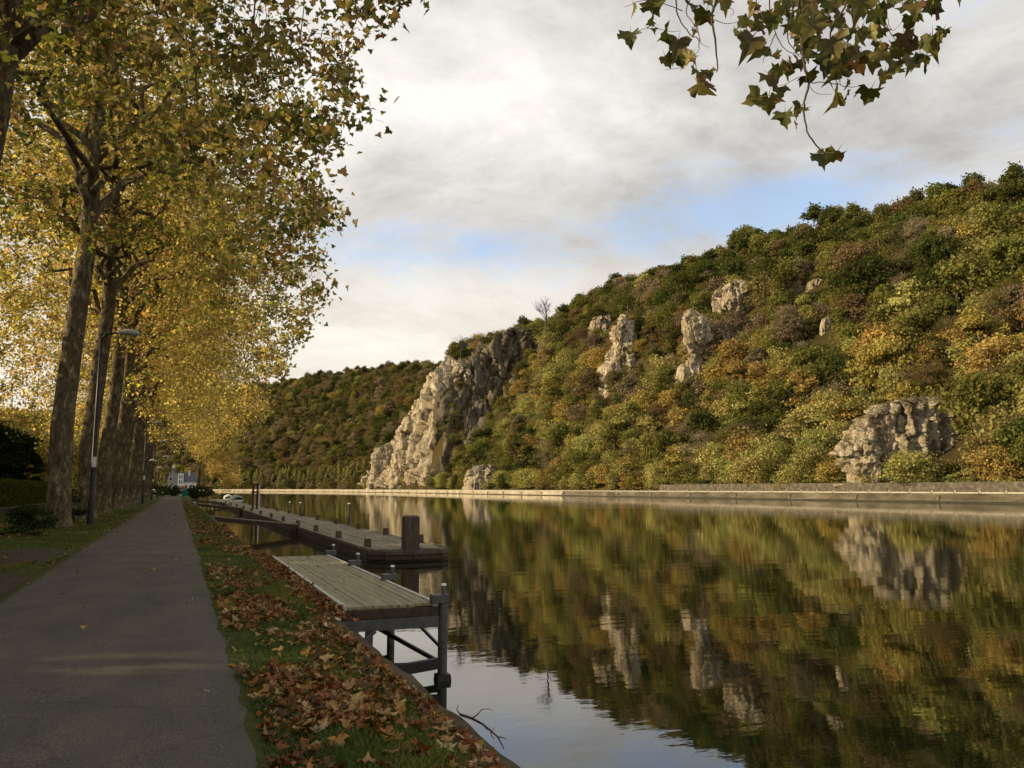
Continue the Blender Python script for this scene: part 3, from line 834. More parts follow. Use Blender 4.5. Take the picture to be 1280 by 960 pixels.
add_rock('quarry_rock', 'broad low white quarry rock standing just above the quay road', (1135, 585),
         [(588, 1058, 1212), (570, 1053, 1219), (550, 1052, 1213), (535, 1062, 1210), (525, 1080, 1216), (512, 1096, 1212), (502, 1104, 1200), (495, 1118, 1196)], 7.0, rough=0.75, depth_ratio=0.42, nseg=300, nrow=130)
add_rock('pink_rock', 'small pinkish rock face at the water road below the great cliff', (602, 608),
         [(610, 581, 628), (598, 583, 626), (588, 588, 622), (580, 598, 616)], 9.0, rough=0.8)

def build_cliff():
    """the great cliff: rock skin over the spur, fluted and broken"""
    root = empty('limestone_cliff', (172, 640, 1.0))
    tag(root, 'great sunlit limestone cliff rising from the far bank to the ridge', 'cliff')
    def skin(name, s0, s1, d0, d1, ns, nd, lift, seed, dwarp=1.0, mat='rock'):
        s = np.linspace(s0, s1, ns); u = np.linspace(0, 1, nd) ** dwarp
        S, U = np.meshgrid(s, u, indexing='ij'); D = d0 + (d1 - d0) * U
        P = hill_point(S, D)
        e = 1.5
        dzs = (hill_height(S + e, D) - hill_height(S - e, D)) / (2 * e); dzd = (hill_height(S, D + e) - hill_height(S, D - e)) / (2 * e)
        nv = np.stack([-dzd, -dzs, np.ones_like(dzs)], -1); nv /= np.linalg.norm(nv, axis=-1, keepdims=True)
        q = P * np.array([1, 1, 0.3]) / 13.0 + seed
        q = q + 0.15 * np.stack([fbm(P * 0.12 + 3, 2), fbm(P * 0.12 + 11, 2), fbm(P * 0.12 + 19, 2)], -1)
        f1, f2, idv, tl = worley(q)
        g1, g2, idg, tg = worley(P * np.array([1, 1, 0.33]) / 4.2 + seed + 3)
        disp = (idv - 0.4) * 7.0 + tl * 8.0 - 2.5 * np.exp(-((f2 - f1) / 0.07) ** 2) + (idg - 0.5) * 2.6 + tg * 3.2 - 1.0 * np.exp(-((g2 - g1) / 0.09) ** 2) + 0.9 * fbm(P * 0.35, 4, 0.6)
        fade = np.clip(np.minimum(np.minimum((S - s0), (s1 - S)) / 12.0, (d1 - D) / 5.0), 0, 1)
        P = P + nv * ((lift + disp) * fade - (1 - fade) * 5.0)[..., None]
        o = link(name, grid_mesh(name, P, M[mat], smooth=False)); o.parent = root
        o.matrix_parent_inverse = Matrix.Translation((-172, -640, -1.0))
        return o
    skin('sunlit_face', 592, 800, 0.5, 38, 260, 170, 1.2, 0.0, 1.2)
    def buttress(name, t, rows, seed, mat='rock', **kw):
        o, _ = rock_from_profile(name, (600, 600), rows, M[mat], seed, base_t=t, depth_push=0.0, **kw)
        o.parent = root; o.matrix_parent_inverse = Matrix.Translation((-172, -640, -1.0))
    buttress('buttress', 640, [(603, 533, 572), (580, 535, 578), (550, 538, 584), (520, 541, 596), (492, 544, 604), (472, 546, 596), (456, 548, 582), (446, 551, 570)], 21.0, rough=1.7, depth_ratio=0.55, nseg=200, nrow=170)
    buttress('buttress', 694, [(604, 488, 548), (572, 492, 548), (545, 500, 548), (522, 508, 548), (502, 517, 546), (494, 526, 542)], 22.0, rough=1.6, depth_ratio=0.7, nseg=160, nrow=130)
    buttress('buttress', 748, [(606, 463, 500), (578, 466, 500), (560, 474, 498), (552, 482, 494)], 23.0, rough=1.4, depth_ratio=0.8)
    buttress('upper_buttress', 648, [(470, 606, 656), (450, 608, 662), (432, 612, 664), (418, 622, 664), (408, 640, 660)], 24.0, mat='shade_lichen_rock', rough=1.7, depth_ratio=0.6)
    skin('shaded_crag', 548, 628, 18, 114, 120, 170, 1.2, 5.5, 1.0, 'shade_lichen_rock')
    skin('foot_ledge', 552, 612, 1.0, 40, 100, 110, 1.6, 8.5, 1.0, 'shade_lichen_rock')
build_cliff()

# ------------------------------------------------------------------ hillside trees
CLASS = {   # own colour of the foliage
    'olive':      ((0.160, 0.158, 0.045), 'olive green'),
    'dark_green': ((0.074, 0.088, 0.026), 'dark green'),
    'gold':       ((0.340, 0.265, 0.085), 'golden ochre'),
    'rust':       ((0.210, 0.135, 0.055), 'rust brown'),
    'brown':      ((0.170, 0.132, 0.064), 'dull brown'),
    'lime':       ((0.325, 0.310, 0.110), 'yellow green'),
    'grey':       ((0.225, 0.185, 0.120), 'greyish sparse'),
}
for k, (c, _) in CLASS.items():
    M['tree_' + k] = leaf_mat('foliage_' + k, colour=c, trans=0.3, vary=0.2, gloss=0.0, tgain=(1.2, 1.1, 0.7))

def lobed_crown(seed, H, Wd, n_lobes, n_leaf, leaf, base=0.18, cone=0.0, sliver=False):
    """crown of uneven boughs: each a flattened tuft, leaves thinning towards its rim"""
    r = np.random.default_rng(seed)
    lob = []
    skew = r.normal(size=2) * 0.10 * Wd; ph = r.uniform(0, 6.28)
    for i in range(n_lobes):
        a = r.uniform(0, 2 * math.pi); h = r.uniform(0, 1) ** 0.8
        z = H * (base + (0.95 - base) * h)
        prof = math.sin(math.pi * min(1, 0.14 + 0.80 * h)) ** 0.65 if not cone else (1 - h) ** 0.8 * (0.5 + 0.5 * min(1, h * 8)) + 0.12
        rad = Wd * 0.5 * prof * r.uniform(0.35, 1.0) * (1 + 0.22 * math.sin(2 * a + ph) + 0.12 * math.sin(3 * a + 2 * ph))
        sz = Wd * r.uniform(0.09, 0.24) ** 1.0 * (0.65 if cone else 1)
        lob.append((rad * math.cos(a) + skew[0] * h, rad * math.sin(a) + skew[1] * h, z, sz, r.uniform(0.70, 1.25)))
    lob = np.array(lob)
    wgt = lob[:, 3] ** 2; ids = r.choice(n_lobes, n_leaf, p=wgt / wgt.sum())
    v = r.normal(size=(n_leaf, 3)); v /= np.linalg.norm(v, axis=1, keepdims=True)
    v[:, 2] = np.where(v[:, 2] < -0.2, v[:, 2] * 0.5, v[:, 2])
    rr = np.where(r.random((n_leaf, 1)) < 0.7, r.uniform(0.5, 1.05, (n_leaf, 1)), np.abs(r.normal(size=(n_leaf, 1))) * 0.35 + 0.9)
    c = lob[ids, :3] + v * rr * lob[ids, 3:4] * np.array([1, 1, 0.72])
    size = leaf * r.uniform(0.5, 1.4, n_leaf)
    nr = v * 0.9 + r.normal(size=v.shape) * 0.75 + np.array([0, 0, 0.25]); nr /= np.linalg.norm(nr, axis=1, keepdims=True)
    t = r.normal(size=v.shape); t -= nr * np.sum(t * nr, 1, keepdims=True); t /= np.linalg.norm(t, axis=1, keepdims=True); b = np.cross(nr, t)
    o = plane_leaf_outline(0)[None]
    if sliver:
        t = v + np.array([0, 0, 0.5]) + 0.4 * r.normal(size=v.shape); t -= nr * np.sum(t * nr, 1, keepdims=True); t /= np.linalg.norm(t, axis=1, keepdims=True); b = np.cross(nr, t)
    P = c[:, None] + size[:, None, None] * (o[..., 0:1] * b[:, None] * (0.2 if sliver else 1.3) - o[..., 1:2] * t[:, None] * (2.3 if sliver else 1.0))
    br = lob[ids, 4] * r.uniform(0.7, 1.3, n_leaf)
    col = np.repeat((br[:, None] * np.array([1, 1, 1]) * (1 + r.normal(size=(n_leaf, 1)) * np.array([0.10, 0.03, -0.05]))), 4, 0)
    return P.reshape(-1, 3), np.arange(n_leaf * 4), np.full(n_leaf, 4), np.clip(col, 0.2, 2.0)

def trunk_mesh(seed, H, r0):
    r = random.Random(seed); mb = MB()
    top = Vector((r.uniform(-.4, .4), r.uniform(-.4, .4), H * 0.8))
    mb.tube([(0, 0, -1.2), (0.05, 0, H * 0.25), top * 0.6 + Vector((0, 0, H * 0.1)), top], [r0 * 1.2, r0, r0 * 0.6, r0 * 0.15], 6)
    for i in range(6):
        a = r.uniform(0, 6.28); z = H * r.uniform(0.3, 0.62); L = H * r.uniform(0.2, 0.32)
        mb.tube([(0, 0, z), (L * .5 * math.cos(a), L * .5 * math.sin(a), z + L * .45), (L * math.cos(a), L * math.sin(a), z + L * 0.8)], [r0 * .5, r0 * .3, r0 * .08], 4)
    return mb

def bare_mesh(seed, H, spread=0.75):
    r = random.Random(seed); mb = MB()
    def grow(p, d, L, rad, lev):
        q = p + d * L
        mid = p + d * L * 0.5 + Vector((r.uniform(-1, 1), r.uniform(-1, 1), r.uniform(-.3, .6))) * L * 0.06
        mb.tube([p, mid, q], [rad, rad * 0.8, rad * 0.55], 3 if lev > 1 else 5, cap=False)
        if lev == 4: return
        for i in range(4 if lev else 6):
            nd = (d + Vector((r.uniform(-1, 1), r.uniform(-1, 1), r.uniform(-.25, .7))) * spread).normalized()
            st = p + d * L * r.uniform(0.45, 1.0)
            grow(st, nd, L * r.uniform(0.5, 0.72), rad * 0.5, lev + 1)
    grow(Vector((0, 0, -0.8)), Vector((0, 0, 1)), H * 0.42, H * 0.018, 0)
    return mb

PROTO = {}; JOINED = {}
M['pale_bark'] = noise_mat('pale_bark', [(0.3, (0.12, 0.10, 0.075)), (0.7, (0.26, 0.23, 0.18))], scale=2, bump=0.2)
def make_protos():
    specs = {   # H, W, boughs, leaves, leaf size, base, cone
        'round_a': (11, 10.5, 44, 3400, 0.52, 0.14, 0), 'round_b': (12.5, 9, 38, 3000, 0.52, 0.18, 0), 'round_c': (9.5, 12.5, 52, 3600, 0.52, 0.10, 0),
        'tall_a': (15, 7.5, 40, 2800, 0.5, 0.2, 0), 'loose_a': (12, 10, 26, 1300, 0.46, 0.2, 0), 'loose_b': (13, 11, 30, 1400, 0.46, 0.22, 0),
        'feather_a': (11.5, 9.5, 40, 3800, 0.5, 0.16, 0), 'feather_b': (10, 11, 46, 4000, 0.5, 0.12, 0), 'broad': (9, 14.5, 34, 3600, 0.55, 0.12, 0),
        'poplar': (14, 5.2, 34, 2200, 0.48, 0.05, 1), 'shrub_a': (4.6, 6.4, 26, 1500, 0.38, 0.02, 0), 'shrub_b': (5.5, 5.2, 22, 1300, 0.38, 0.02, 0)}
    for i, (k, (H, W, nl, nf, ls, base, cone)) in enumerate(specs.items()):
        v, lo, ct, col = lobed_crown(100 + i, H, W, nl, nf, ls, base, cone, k.startswith('feather'))
        cm = np_mesh('crown_' + k, v, lo, ct, M['tree_olive'], col)
        tm = trunk_mesh(i, H, 0.02 * H).mesh('trunk_' + k); tm.materials.append(M['pale_bark'])
        PROTO[k] = (cm, tm, H, W)
        jm = bpy.data.meshes.new('tree_' + k); bmj = bmesh.new(); bmj.from_mesh(cm); nf_ = len(bmj.faces); bmj.from_mesh(tm); bmj.faces.ensure_lookup_table()
        for f_ in bmj.faces[nf_:]: f_.material_index = 1
        bmj.to_mesh(jm); bmj.free(); jm.materials.append(M['tree_olive']); jm.materials.append(M['pale_bark']); JOINED[k] = jm
make_protos()

def tree_obj(name, shape, cls, loc, sc, rz, label, group, cat='tree'):
    cm, tm, H, W = PROTO[shape]
    root = empty(name, loc, rz); root.scale = (sc[0], sc[0], sc[1])
    c = link('crown', cm, root)
    c.material_slots[0].link = 'OBJECT'; c.material_slots[0].material = M['tree_' + cls]
    link('trunk', tm, root)
    tag(root, label, cat, group)
    return root

LAND = [('the spire rock', 778, 440), ('the notched rock', 866, 440), ('the rounded crag', 924, 376), ('the quarry rock', 1135, 540), ('the great cliff', 570, 520), ('the small rock tip', 1018, 356)]
def where(px, py):
    nm, lx, ly = min(LAND, key=lambda q: math.hypot(px - q[1], (py - q[2])))
    dx, dy = px - lx, py - ly
    dist = math.hypot(dx, dy)
    if abs(dy) > abs(dx): return ('close ' if dist < 60 else 'well ' if dist > 150 else '') + ('above ' if dy < 0 else 'below ') + nm
    if nm == 'the great cliff': return 'on the spire side of the great cliff' if dx > 0 else 'beyond the great cliff'
    return ('past ' + nm) if dx > 0 else ('on the cliff side of ' + nm)

def pick_class(px, py, depth, u, r, toneN):
    """colour mix over the slope as the photograph shows it"""
    if depth > 780:
        w = dict(olive=4, dark_green=3.6, brown=2.6, rust=0.4, grey=1.6, gold=0.3, lime=0.4)
    elif u > 0.80:
        w = dict(dark_green=6, olive=4.5, brown=1.0, grey=0.5)
    elif u < 0.20:
        w = dict(lime=5.6, olive=3.0, gold=2.0, dark_green=1.2, brown=0.2)
    elif px > 640 and py > 455:  # leaf colour zones, also painting in the lit lower and shaded upper slope
        w = dict(gold=3.6, olive=3.0, lime=2.6, rust=0.25, grey=1.3, brown=0.5, dark_green=1.1)
    elif px > 940:
        w = dict(olive=5.0, brown=1.8, rust=0.35, gold=0.8, grey=1.4, dark_green=3.0, lime=0.5)
    else:
        w = dict(olive=4.6, brown=1.6, dark_green=3.6, gold=0.6, rust=0.2, lime=0.9, grey=0.7)
    if toneN > 0.25: w = {k: v * (1.9 if k in ('gold', 'lime', 'grey') else 0.85) for k, v in w.items()}
    if toneN < -0.25: w = {k: v * (1.9 if k in ('dark_green', 'brown') else 0.85) for k, v in w.items()}
    ks = list(w); p = np.array([w[k] for k in ks]); return ks[r.choice(len(ks), p=p / p.sum())]

def scatter_hill():
    r = np.random.default_rng(21)
    cand = []
    def sweep(s0, s1, ds, dmax, dd):
        for s in np.arange(s0, s1, ds):
            for d in np.arange(1.5, dmax, dd):
                cand.append((s + r.uniform(-.5, .5) * ds, max(1.0, d + r.uniform(-.5, .5) * dd)))
    sweep(28, 470, 6.8, 150, 6.8); sweep(470, 830, 6.8, 150, 6.8); sweep(830, 1500, 7.5, 145, 6.6)
    nbig = len(cand)
    sweep(28, 830, 8.0, 128, 8.0)
    cand = np.array(cand)
    P = hill_point(cand[:, 0], cand[:, 1])
    slope = np.hypot(hill_height(cand[:, 0] + 2, cand[:, 1]) - hill_height(cand[:, 0] - 2, cand[:, 1]), hill_height(cand[:, 0], cand[:, 1] + 2) - hill_height(cand[:, 0], cand[:, 1] - 2)) / 4
    tn = fbm(P * 0.02, 3)
    out = []
    for ci, ((s, d), p, sl, t) in enumerate(zip(cand, P, slope, tn)):
        under = ci >= nbig
        px, py, dep = project(p)
        if dep < 40 or px > 2400 or px < 60: continue
        u = d / DR
        on_cliff = (598 < s < 795 and d < 30 and spur(s, d) > hill_height(np.array([s]), np.array([d]))[0] * 0.75)
        on_crag = (560 < s < 622 and 26 < d < 92)
        shape = r.choice(['round_a', 'round_b', 'round_c', 'tall_a', 'loose_a', 'loose_b', 'feather_a', 'feather_b', 'broad'], p=[.14, .12, .16, .12, .1, .08, .09, .09, .10])
        sc = r.uniform(0.7, 1.0) + 0.75 * r.random() ** 2.2
        if under: shape = r.choice(['shrub_a', 'shrub_b']); sc = r.uniform(0.7, 1.15)
        if u < 0.07: shape = r.choice(['shrub_a', 'shrub_b', 'round_c']); sc = r.uniform(0.7, 1.1)
        if sl > 1.35: sc *= 0.75
        if 0.86 < u < 1.08 and not under: sc = r.uniform(0.9, 1.25) + 0.5 * r.random() ** 2; shape = r.choice(['round_a', 'round_b', 'tall_a', 'round_c'])
        if on_cliff:
            if r.random() > 0.10: continue
            shape = r.choice(['shrub_a', 'shrub_b']); sc = r.uniform(0.5, 0.8)
        if on_crag:
            if r.random() > 0.42: continue
            shape = r.choice(['shrub_a', 'shrub_b']); sc = r.uniform(0.6, 1.0)
        if s > 800 and 0.02 < u < 0.10 and r.random() < 0.8:
            shape = 'poplar'; sc = r.uniform(1.0, 1.6)
        H, W = PROTO[shape][2] * sc, PROTO[shape][3] * sc
        hpx, wpx = H * FPX / dep, W * FPX / dep * 0.85
        bad = False
        for (pts_, rt) in ROCKS['list']:
            if dep > rt + 3: continue
            e_ = ((pts_[:, 0] - px) / (wpx * 0.55)) ** 2 + ((pts_[:, 1] - (py - hpx * 0.5)) / (hpx * 0.52)) ** 2 < 1
            if e_.mean() > 0.0 and (e_ & pts_[:, 2].astype(bool)).sum() > 0: bad = True; break
        if bad: continue
        cls = pick_class(px, py, dep, u, r, t)
        if on_crag: cls = r.choice(['dark_green', 'brown', 'olive'])
        if 545 < px < 640 and 530 < py < 612 and not on_cliff: cls = r.choice(['dark_green', 'olive', 'olive', 'lime'])
        if shape.startswith('feather'): cls = r.choice(['grey', 'brown', 'grey', 'olive'])
        if shape == 'poplar': cls = 'lime'
        out.append((wpx * hpx, s, d, p, shape, cls, sc, px, py - hpx / 2, dep, sl))
    out.sort(key=lambda q: -q[0])
    vis = [q for q in out if -20 < q[7] < 1300]
    # trees hidden from the camera by the spur or the hill itself stay in the mass
    solo = []; rest = []
    for q in out:
        top = q[3] + np.array([0, 0, PROTO[q[4]][2] * q[6] * 0.7])
        ok = 0 < q[7] < 1280 and q[1] < 800 and len(solo) < 255
        (solo if ok else rest).append(q)
    for q in solo:
        _, s, d, p, shape, cls, sc, px, py, dep, sl = q
        small = shape.startswith('shrub')
        nm = 'hillside_shrub' if small else 'hillside_tree'
        kind = 'shrub' if small else ('slender tree' if shape == 'tall_a' else 'thin tree' if shape.startswith('loose') else 'twiggy tree' if shape.startswith('feather') else 'broad tree' if shape == 'broad' else 'round tree')
        if d < 0.2 * DR: place = 'at slope foot ' + where(px, py)
        elif d > 0.9 * DR: place = 'on the ridge ' + where(px, py)
        else: place = 'on the slope ' + where(px, py)
        if len((CLASS[cls][1] + kind + place).split()) > 13: place = place.replace('well ', '').replace('close ', '').replace('at slope foot on', 'on').replace('on the slope on', 'on').replace('on the ridge on', 'on')
        tree_obj(nm, shape, cls, p + np.array([0, 0, -0.3]), (sc * rnd.uniform(0.9, 1.15), sc * rnd.uniform(0.85, 1.15)), rnd.uniform(0, 6.28),
                 f"{'large ' if sc > 1.2 else 'small ' if sc < 0.9 and not small else ''}{CLASS[cls][1]} {kind} {place}", 'shrubs on the wooded hillside' if small else 'trees on the wooded hillside', 'shrub' if small else 'tree')
    return rest

def wood_stuff(rest):
    """the wood further off, read as one mass"""
    protos = bpy.data.collections.new('wood_prototypes')
    keys = []
    shapes = list(PROTO)
    for i, sh in enumerate(shapes):
        for j, cl in enumerate(CLASS):
            o = bpy.data.objects.new('wood_%03d' % (len(keys)), JOINED[sh])
            o.material_slots[0].link = 'OBJECT'; o.material_slots[0].material = M['tree_' + cl]
            protos.objects.link(o); keys.append((sh, cl))
    idx = {k: i for i, k in enumerate(keys)}
    n = len(rest)
    pts = np.array([q[3] for q in rest]) + np.array([0, 0, -0.3])
    m = bpy.data.meshes.new('woodland'); m.from_pydata([tuple(p) for p in pts], [], [])
    a = m.attributes.new('pick', 'INT', 'POINT'); a.data.foreach_set('value', np.array([idx[(q[4], q[5])] for q in rest], np.int32))
    a = m.attributes.new('size', 'FLOAT', 'POINT'); a.data.foreach_set('value', np.array([q[6] for q in rest], np.float32))
    a = m.attributes.new('turn', 'FLOAT', 'POINT'); a.data.foreach_set('value', np.random.default_rng(3).uniform(0, 6.28, n).astype(np.float32))
    o = link('woodland', m)
    tag(o, 'distant autumn woodland covering the far hills', 'woodland', kind='stuff')
    ng = bpy.data.node_groups.new('woodland_nodes', 'GeometryNodeTree')
    ng.interface.new_socket('Geometry', in_out='INPUT', socket_type='NodeSocketGeometry')
    ng.interface.new_socket('Geometry', in_out='OUTPUT', socket_type='NodeSocketGeometry')
    gi = ng.nodes.new('NodeGroupInput'); go = ng.nodes.new('NodeGroupOutput')
    ci = ng.nodes.new('GeometryNodeCollectionInfo'); ci.inputs['Collection'].default_value = protos
    ci.inputs['Separate Children'].default_value = True; ci.inputs['Reset Children'].default_value = True
    ip = ng.nodes.new('GeometryNodeInstanceOnPoints'); ip.inputs['Pick Instance'].default_value = True
    def attr(nm, t):
        q = ng.nodes.new('GeometryNodeInputNamedAttribute'); q.data_type = t; q.inputs['Name'].default_value = nm; return q.outputs[0]
    cb = ng.nodes.new('ShaderNodeCombineXYZ')
    L = ng.links.new
    L(attr('turn', 'FLOAT'), cb.inputs[2]); L(cb.outputs[0], ip.inputs['Rotation'])
    L(attr('size', 'FLOAT'), ip.inputs['Scale']); L(attr('pick', 'INT'), ip.inputs['Instance Index'])
    L(gi.outputs[0], ip.inputs['Points']); L(ci.outputs[0], ip.inputs['Instance']); L(ip.outputs[0], go.inputs[0])
    o.modifiers.new('scatter', 'NODES').node_group = ng
wood_stuff(scatter_hill())

# lone bare tree on the ridge, and bare twiggy trees that break the skyline
def bare_tree(px, py, H, label, seed, t=None, dd=0):
    p, tt = march(px, py + 3)
    mb = bare_mesh(seed, H)
    o = mb.build('bare_tree', M['tree_grey'] if False else M['dark_bark'])
    o.location = p + np.array([0, 0, 0.0]); tag(o, label, 'tree')
bare_tree(683, 412, 16, 'lone leafless tree on the skyline of the ridge above the cliff', 3)
bare_tree(576, 446, 11, 'small leafless tree at the edge of the cliff top', 4)

# ================================================================== PLANE TREES
PAL = {'gold': (0.58, 0.46, 0.165), 'ochre': (0.42, 0.315, 0.125), 'olive': (0.27, 0.245, 0.065), 'green': (0.12, 0.14, 0.028), 'brown': (0.25, 0.155, 0.06)}
def plane_proto(seed, n_cl, per, leaf, detail, mix, Rx=9.6, Ry=8.2, z0=6.6, z1=29.0, trunk_h=24.0, low_out=0.62, lean=0.9, r0=0.47, side=1.0, hollow=6.0, keep=None, tone_=1.0):
    """returns (trunk MB, [limb MB], crown mesh arrays)"""
    r = np.random.default_rng(seed)
    tr = MB()
    zs = [-0.5, 0.0, 0.35, 1.2, 4, 8, 12, 16, 20, trunk_h]
    rad = [r0 * 1.35, r0 * 1.22, r0 * 1.08, r0, r0 * .93, r0 * .86, r0 * .76, r0 * .62, r0 * .4, r0 * .15]
    zs = [z if z < 3 else z * trunk_h / 24.0 for z in zs]
    pts = [(lean * max(0, z / trunk_h) ** 1.2 + 0.12 * math.sin(z * 0.5 + seed), 0.16 * math.sin(z * 0.37 + 2 * seed), z) for z in zs]
    fine_p, fine_r = [], []
    for i in range(len(pts) - 1):
        for t in np.linspace(0, 1, 4, endpoint=False):
            fine_p.append([pts[i][k] * (1 - t) + pts[i + 1][k] * t for k in range(3)]); fine_r.append((rad[i] * (1 - t) + rad[i + 1] * t) * (1 + 0.03 * r.normal()))
    fine_p.append(pts[-1]); fine_r.append(rad[-1])
    tr.tube(fine_p, fine_r, 14)
    trunk_at = lambda z: np.array([np.interp(z, zs, [p[k] for p in pts]) for k in range(3)])
    rad_at = lambda z: np.interp(z, zs, rad)
    def env(z):
        h = (z - z0) / (z1 - z0)
        return np.interp(h, [0, 0.12, 0.35, 0.6, 0.82, 1.0], [0.9, 1.0, 1.0, 0.92, 0.66, 0.12])
    # clusters
    C = []
    while len(C) < n_cl:
        z = r.uniform(z0, z1); a = r.uniform(0, 2 * math.pi)
        h = (z - z0) / (z1 - z0); e = env(z)
        lo = np.interp(h, [0, 0.2, 0.45, 1], [0.82, low_out, 0.30, 0.1])
        q = lo + (1.05 - lo) * r.uniform(0, 1) ** 0.6
        ax = Rx * (side if math.cos(a) > 0 else 1.0)
        p = np.array([q * e * ax * math.cos(a), q * e * Ry * math.sin(a), z])
        p[2] += 0.9 * math.sin(a * 3 + seed) * (1 - h)
        if z < z0 + hollow * abs(math.sin(a)) ** 1.2 and r.random() < 0.93: continue
        if keep is not None and not keep(p): continue
        if fbm(p[None] * 0.33 + seed * 3.1, 2)[0] < -0.12 and r.random() < 0.85: continue
        C.append(p + np.array([lean * 0.6, 0, 0]))
    C = np.array(C)
    # limbs
    limbs = []; LP = []
    n_l = 18
    for i in range(n_l):
        a = i * 2.4 + seed + r.uniform(-.3, .3); zt = np.interp(i, [0, n_l - 1], [12.0 * trunk_h / 24, 20.5 * trunk_h / 24]) + r.uniform(-.6, .6)
        p0 = trunk_at(zt); e = env(min(z1 - 2, zt + 3)) * r.uniform(0.75, 0.95)
        out = np.array([Rx * (side if math.cos(a) > 0 else 1.0) * e * math.cos(a), Ry * e * math.sin(a), 0])
        up = r.uniform(3.0, 5.5)
        ctrl = [p0, p0 + out * 0.22 + [0, 0, up * 0.5], p0 + out * 0.5 + [0, 0, up * 0.95], p0 + out * 0.78 + [0, 0, up], p0 + out * 1.0 + [0, 0, up - r.uniform(1, 2.8)]]
        fine = []
        P_ = np.array([ctrl[0] * 2 - ctrl[1]] + ctrl + [ctrl[-1] * 2 - ctrl[-2]])
        fine = list(catmull(P_, 4)) + [ctrl[-1]]
        fine = [f + r.normal(size=3) * 0.09 * min(k, 4) for k, f in enumerate(fine)]
        rr = [max(0.025, min(0.26, rad_at(zt) * 0.55) * (1 - k / (len(fine) - 1)) ** 0.8) for k in range(len(fine))]
        mb = MB(); mb.tube(fine, rr, 7); limbs.append(mb); LP.append(np.array(fine))
    # twigs from limbs to clusters
    allp = np.concatenate(LP); own = np.concatenate([np.full(len(q), i) for i, q in enumerate(LP)])
    nodes = np.concatenate([allp, np.zeros((len(C), 3))]); owner = np.concatenate([own, np.zeros(len(C), int)]); nn = len(allp)
    d0 = np.array([np.linalg.norm(allp - q, axis=1).min() for q in C])
    for ci in np.argsort(d0):                                  # sprays grow outwards from the limbs, each from the nearest wood
        c = C[ci]
        d = np.linalg.norm((nodes[:nn] - c) * np.array([1, 1, 0.8]), axis=1) + (nodes[:nn, 2] > c[2] + 3) * 0.8
        k = int(np.argmin(d)); a = nodes[k]; L = np.linalg.norm(c - a); own_k = int(owner[k])
        nodes[nn] = c; owner[nn] = own_k; nn += 1
        m1 = a * 0.6 + c * 0.4 + np.array([0, 0, 0.14 * L]) + r.normal(size=3) * 0.08 * L
        m2 = a * 0.25 + c * 0.75 + np.array([0, 0, 0.10 * L]) + r.normal(size=3) * 0.06 * L
        w = 0.009 + 0.005 * L
        limbs[own_k].tube([a, m1, m2, c], [w, w * .75, w * .5, 0.006], 3, cap=False)
        if leaf < 0.17:
            for _ in range(3):
                e_ = c + r.normal(size=3) * np.array([0.26, 0.26, 0.22]); s_ = m2 * r.uniform(0, 0.5) + c * 0; s_ = m2 + (c - m2) * r.uniform(0, 1)
                limbs[own_k].tube([s_, (s_ + e_) / 2 + np.array([0, 0, 0.06]), e_], [0.005, 0.004, 0.002], 3, cap=False)
    # leaves
    n = n_cl * per
    ids = np.repeat(np.arange(n_cl), per)
    sp = (r.uniform(0.22, 0.46, n_cl) if leaf < 0.2 else r.uniform(0.30, 0.62, n_cl))[ids][:, None]
    cen = C[ids] + r.normal(size=(n, 3)) * sp * np.array([1.0, 1.0, 0.75]) + np.array([0, 0, -0.15])
    keys = list(mix); w = np.array([mix[k] for k in keys]); w = w / w.sum()
    base = np.array([PAL[k] for k in keys])
    cc = r.choice(len(keys), n_cl, p=w); lc = np.where(r.random(n) < 0.62, cc[ids], r.choice(len(keys), n, p=w))
    col = base[lc] * r.uniform(0.7, 1.3, (n, 1)) * tone_ * (1 + 0.08 * r.normal(size=(n, 3)))
    ol = plane_leaf_outline(detail)
    v, lo, ct = leaves_arrays(cen, leaf * r.uniform(0.65, 1.25, n), ol, r, up=0.25, curl=0.25, hang=0.9)
    return tr, limbs, (v, lo, ct, np.clip(np.repeat(col, len(ol), 0), 0.01, 0.7)), trunk_at

def make_plane(seed, **kw):
    tr, limbs, (v, lo, ct, col), _ = plane_proto(seed, **kw)
    root = empty('plane_tree')
    tr.build('trunk', M['bark'], root, smooth=True)
    for mb in limbs: mb.build('limb', M['bark'], root, smooth=True)
    link('crown', np_mesh('crown', v, lo, ct, M['plane_leaf'], col), root)
    return root

MIX_NEAR = dict(olive=3.6, green=3.6, ochre=2.2, brown=1.1, gold=0.7)
MIX_MID = dict(gold=3.2, ochre=2.2, olive=4.0, brown=0.9, green=1.5)
MIX_FAR = dict(gold=5.0, ochre=2.2, olive=3.0, brown=0.7, green=0.5)
TX = -4.5
near = make_plane(1, n_cl=860, per=42, leaf=0.165, detail=2, mix=MIX_NEAR, Rx=8.2, z0=6.8, hollow=4.0, tone_=0.72)  # leaf palette toned down to put shade into the near crowns
mid = make_plane(2, n_cl=800, per=42, leaf=0.18, detail=1, mix=MIX_MID, Rx=9.6, z0=6.8, hollow=7.0)
far = make_plane(3, n_cl=660, per=38, leaf=0.25, detail=0, mix=MIX_FAR, Rx=9.9, z0=6.4, hollow=7.0)

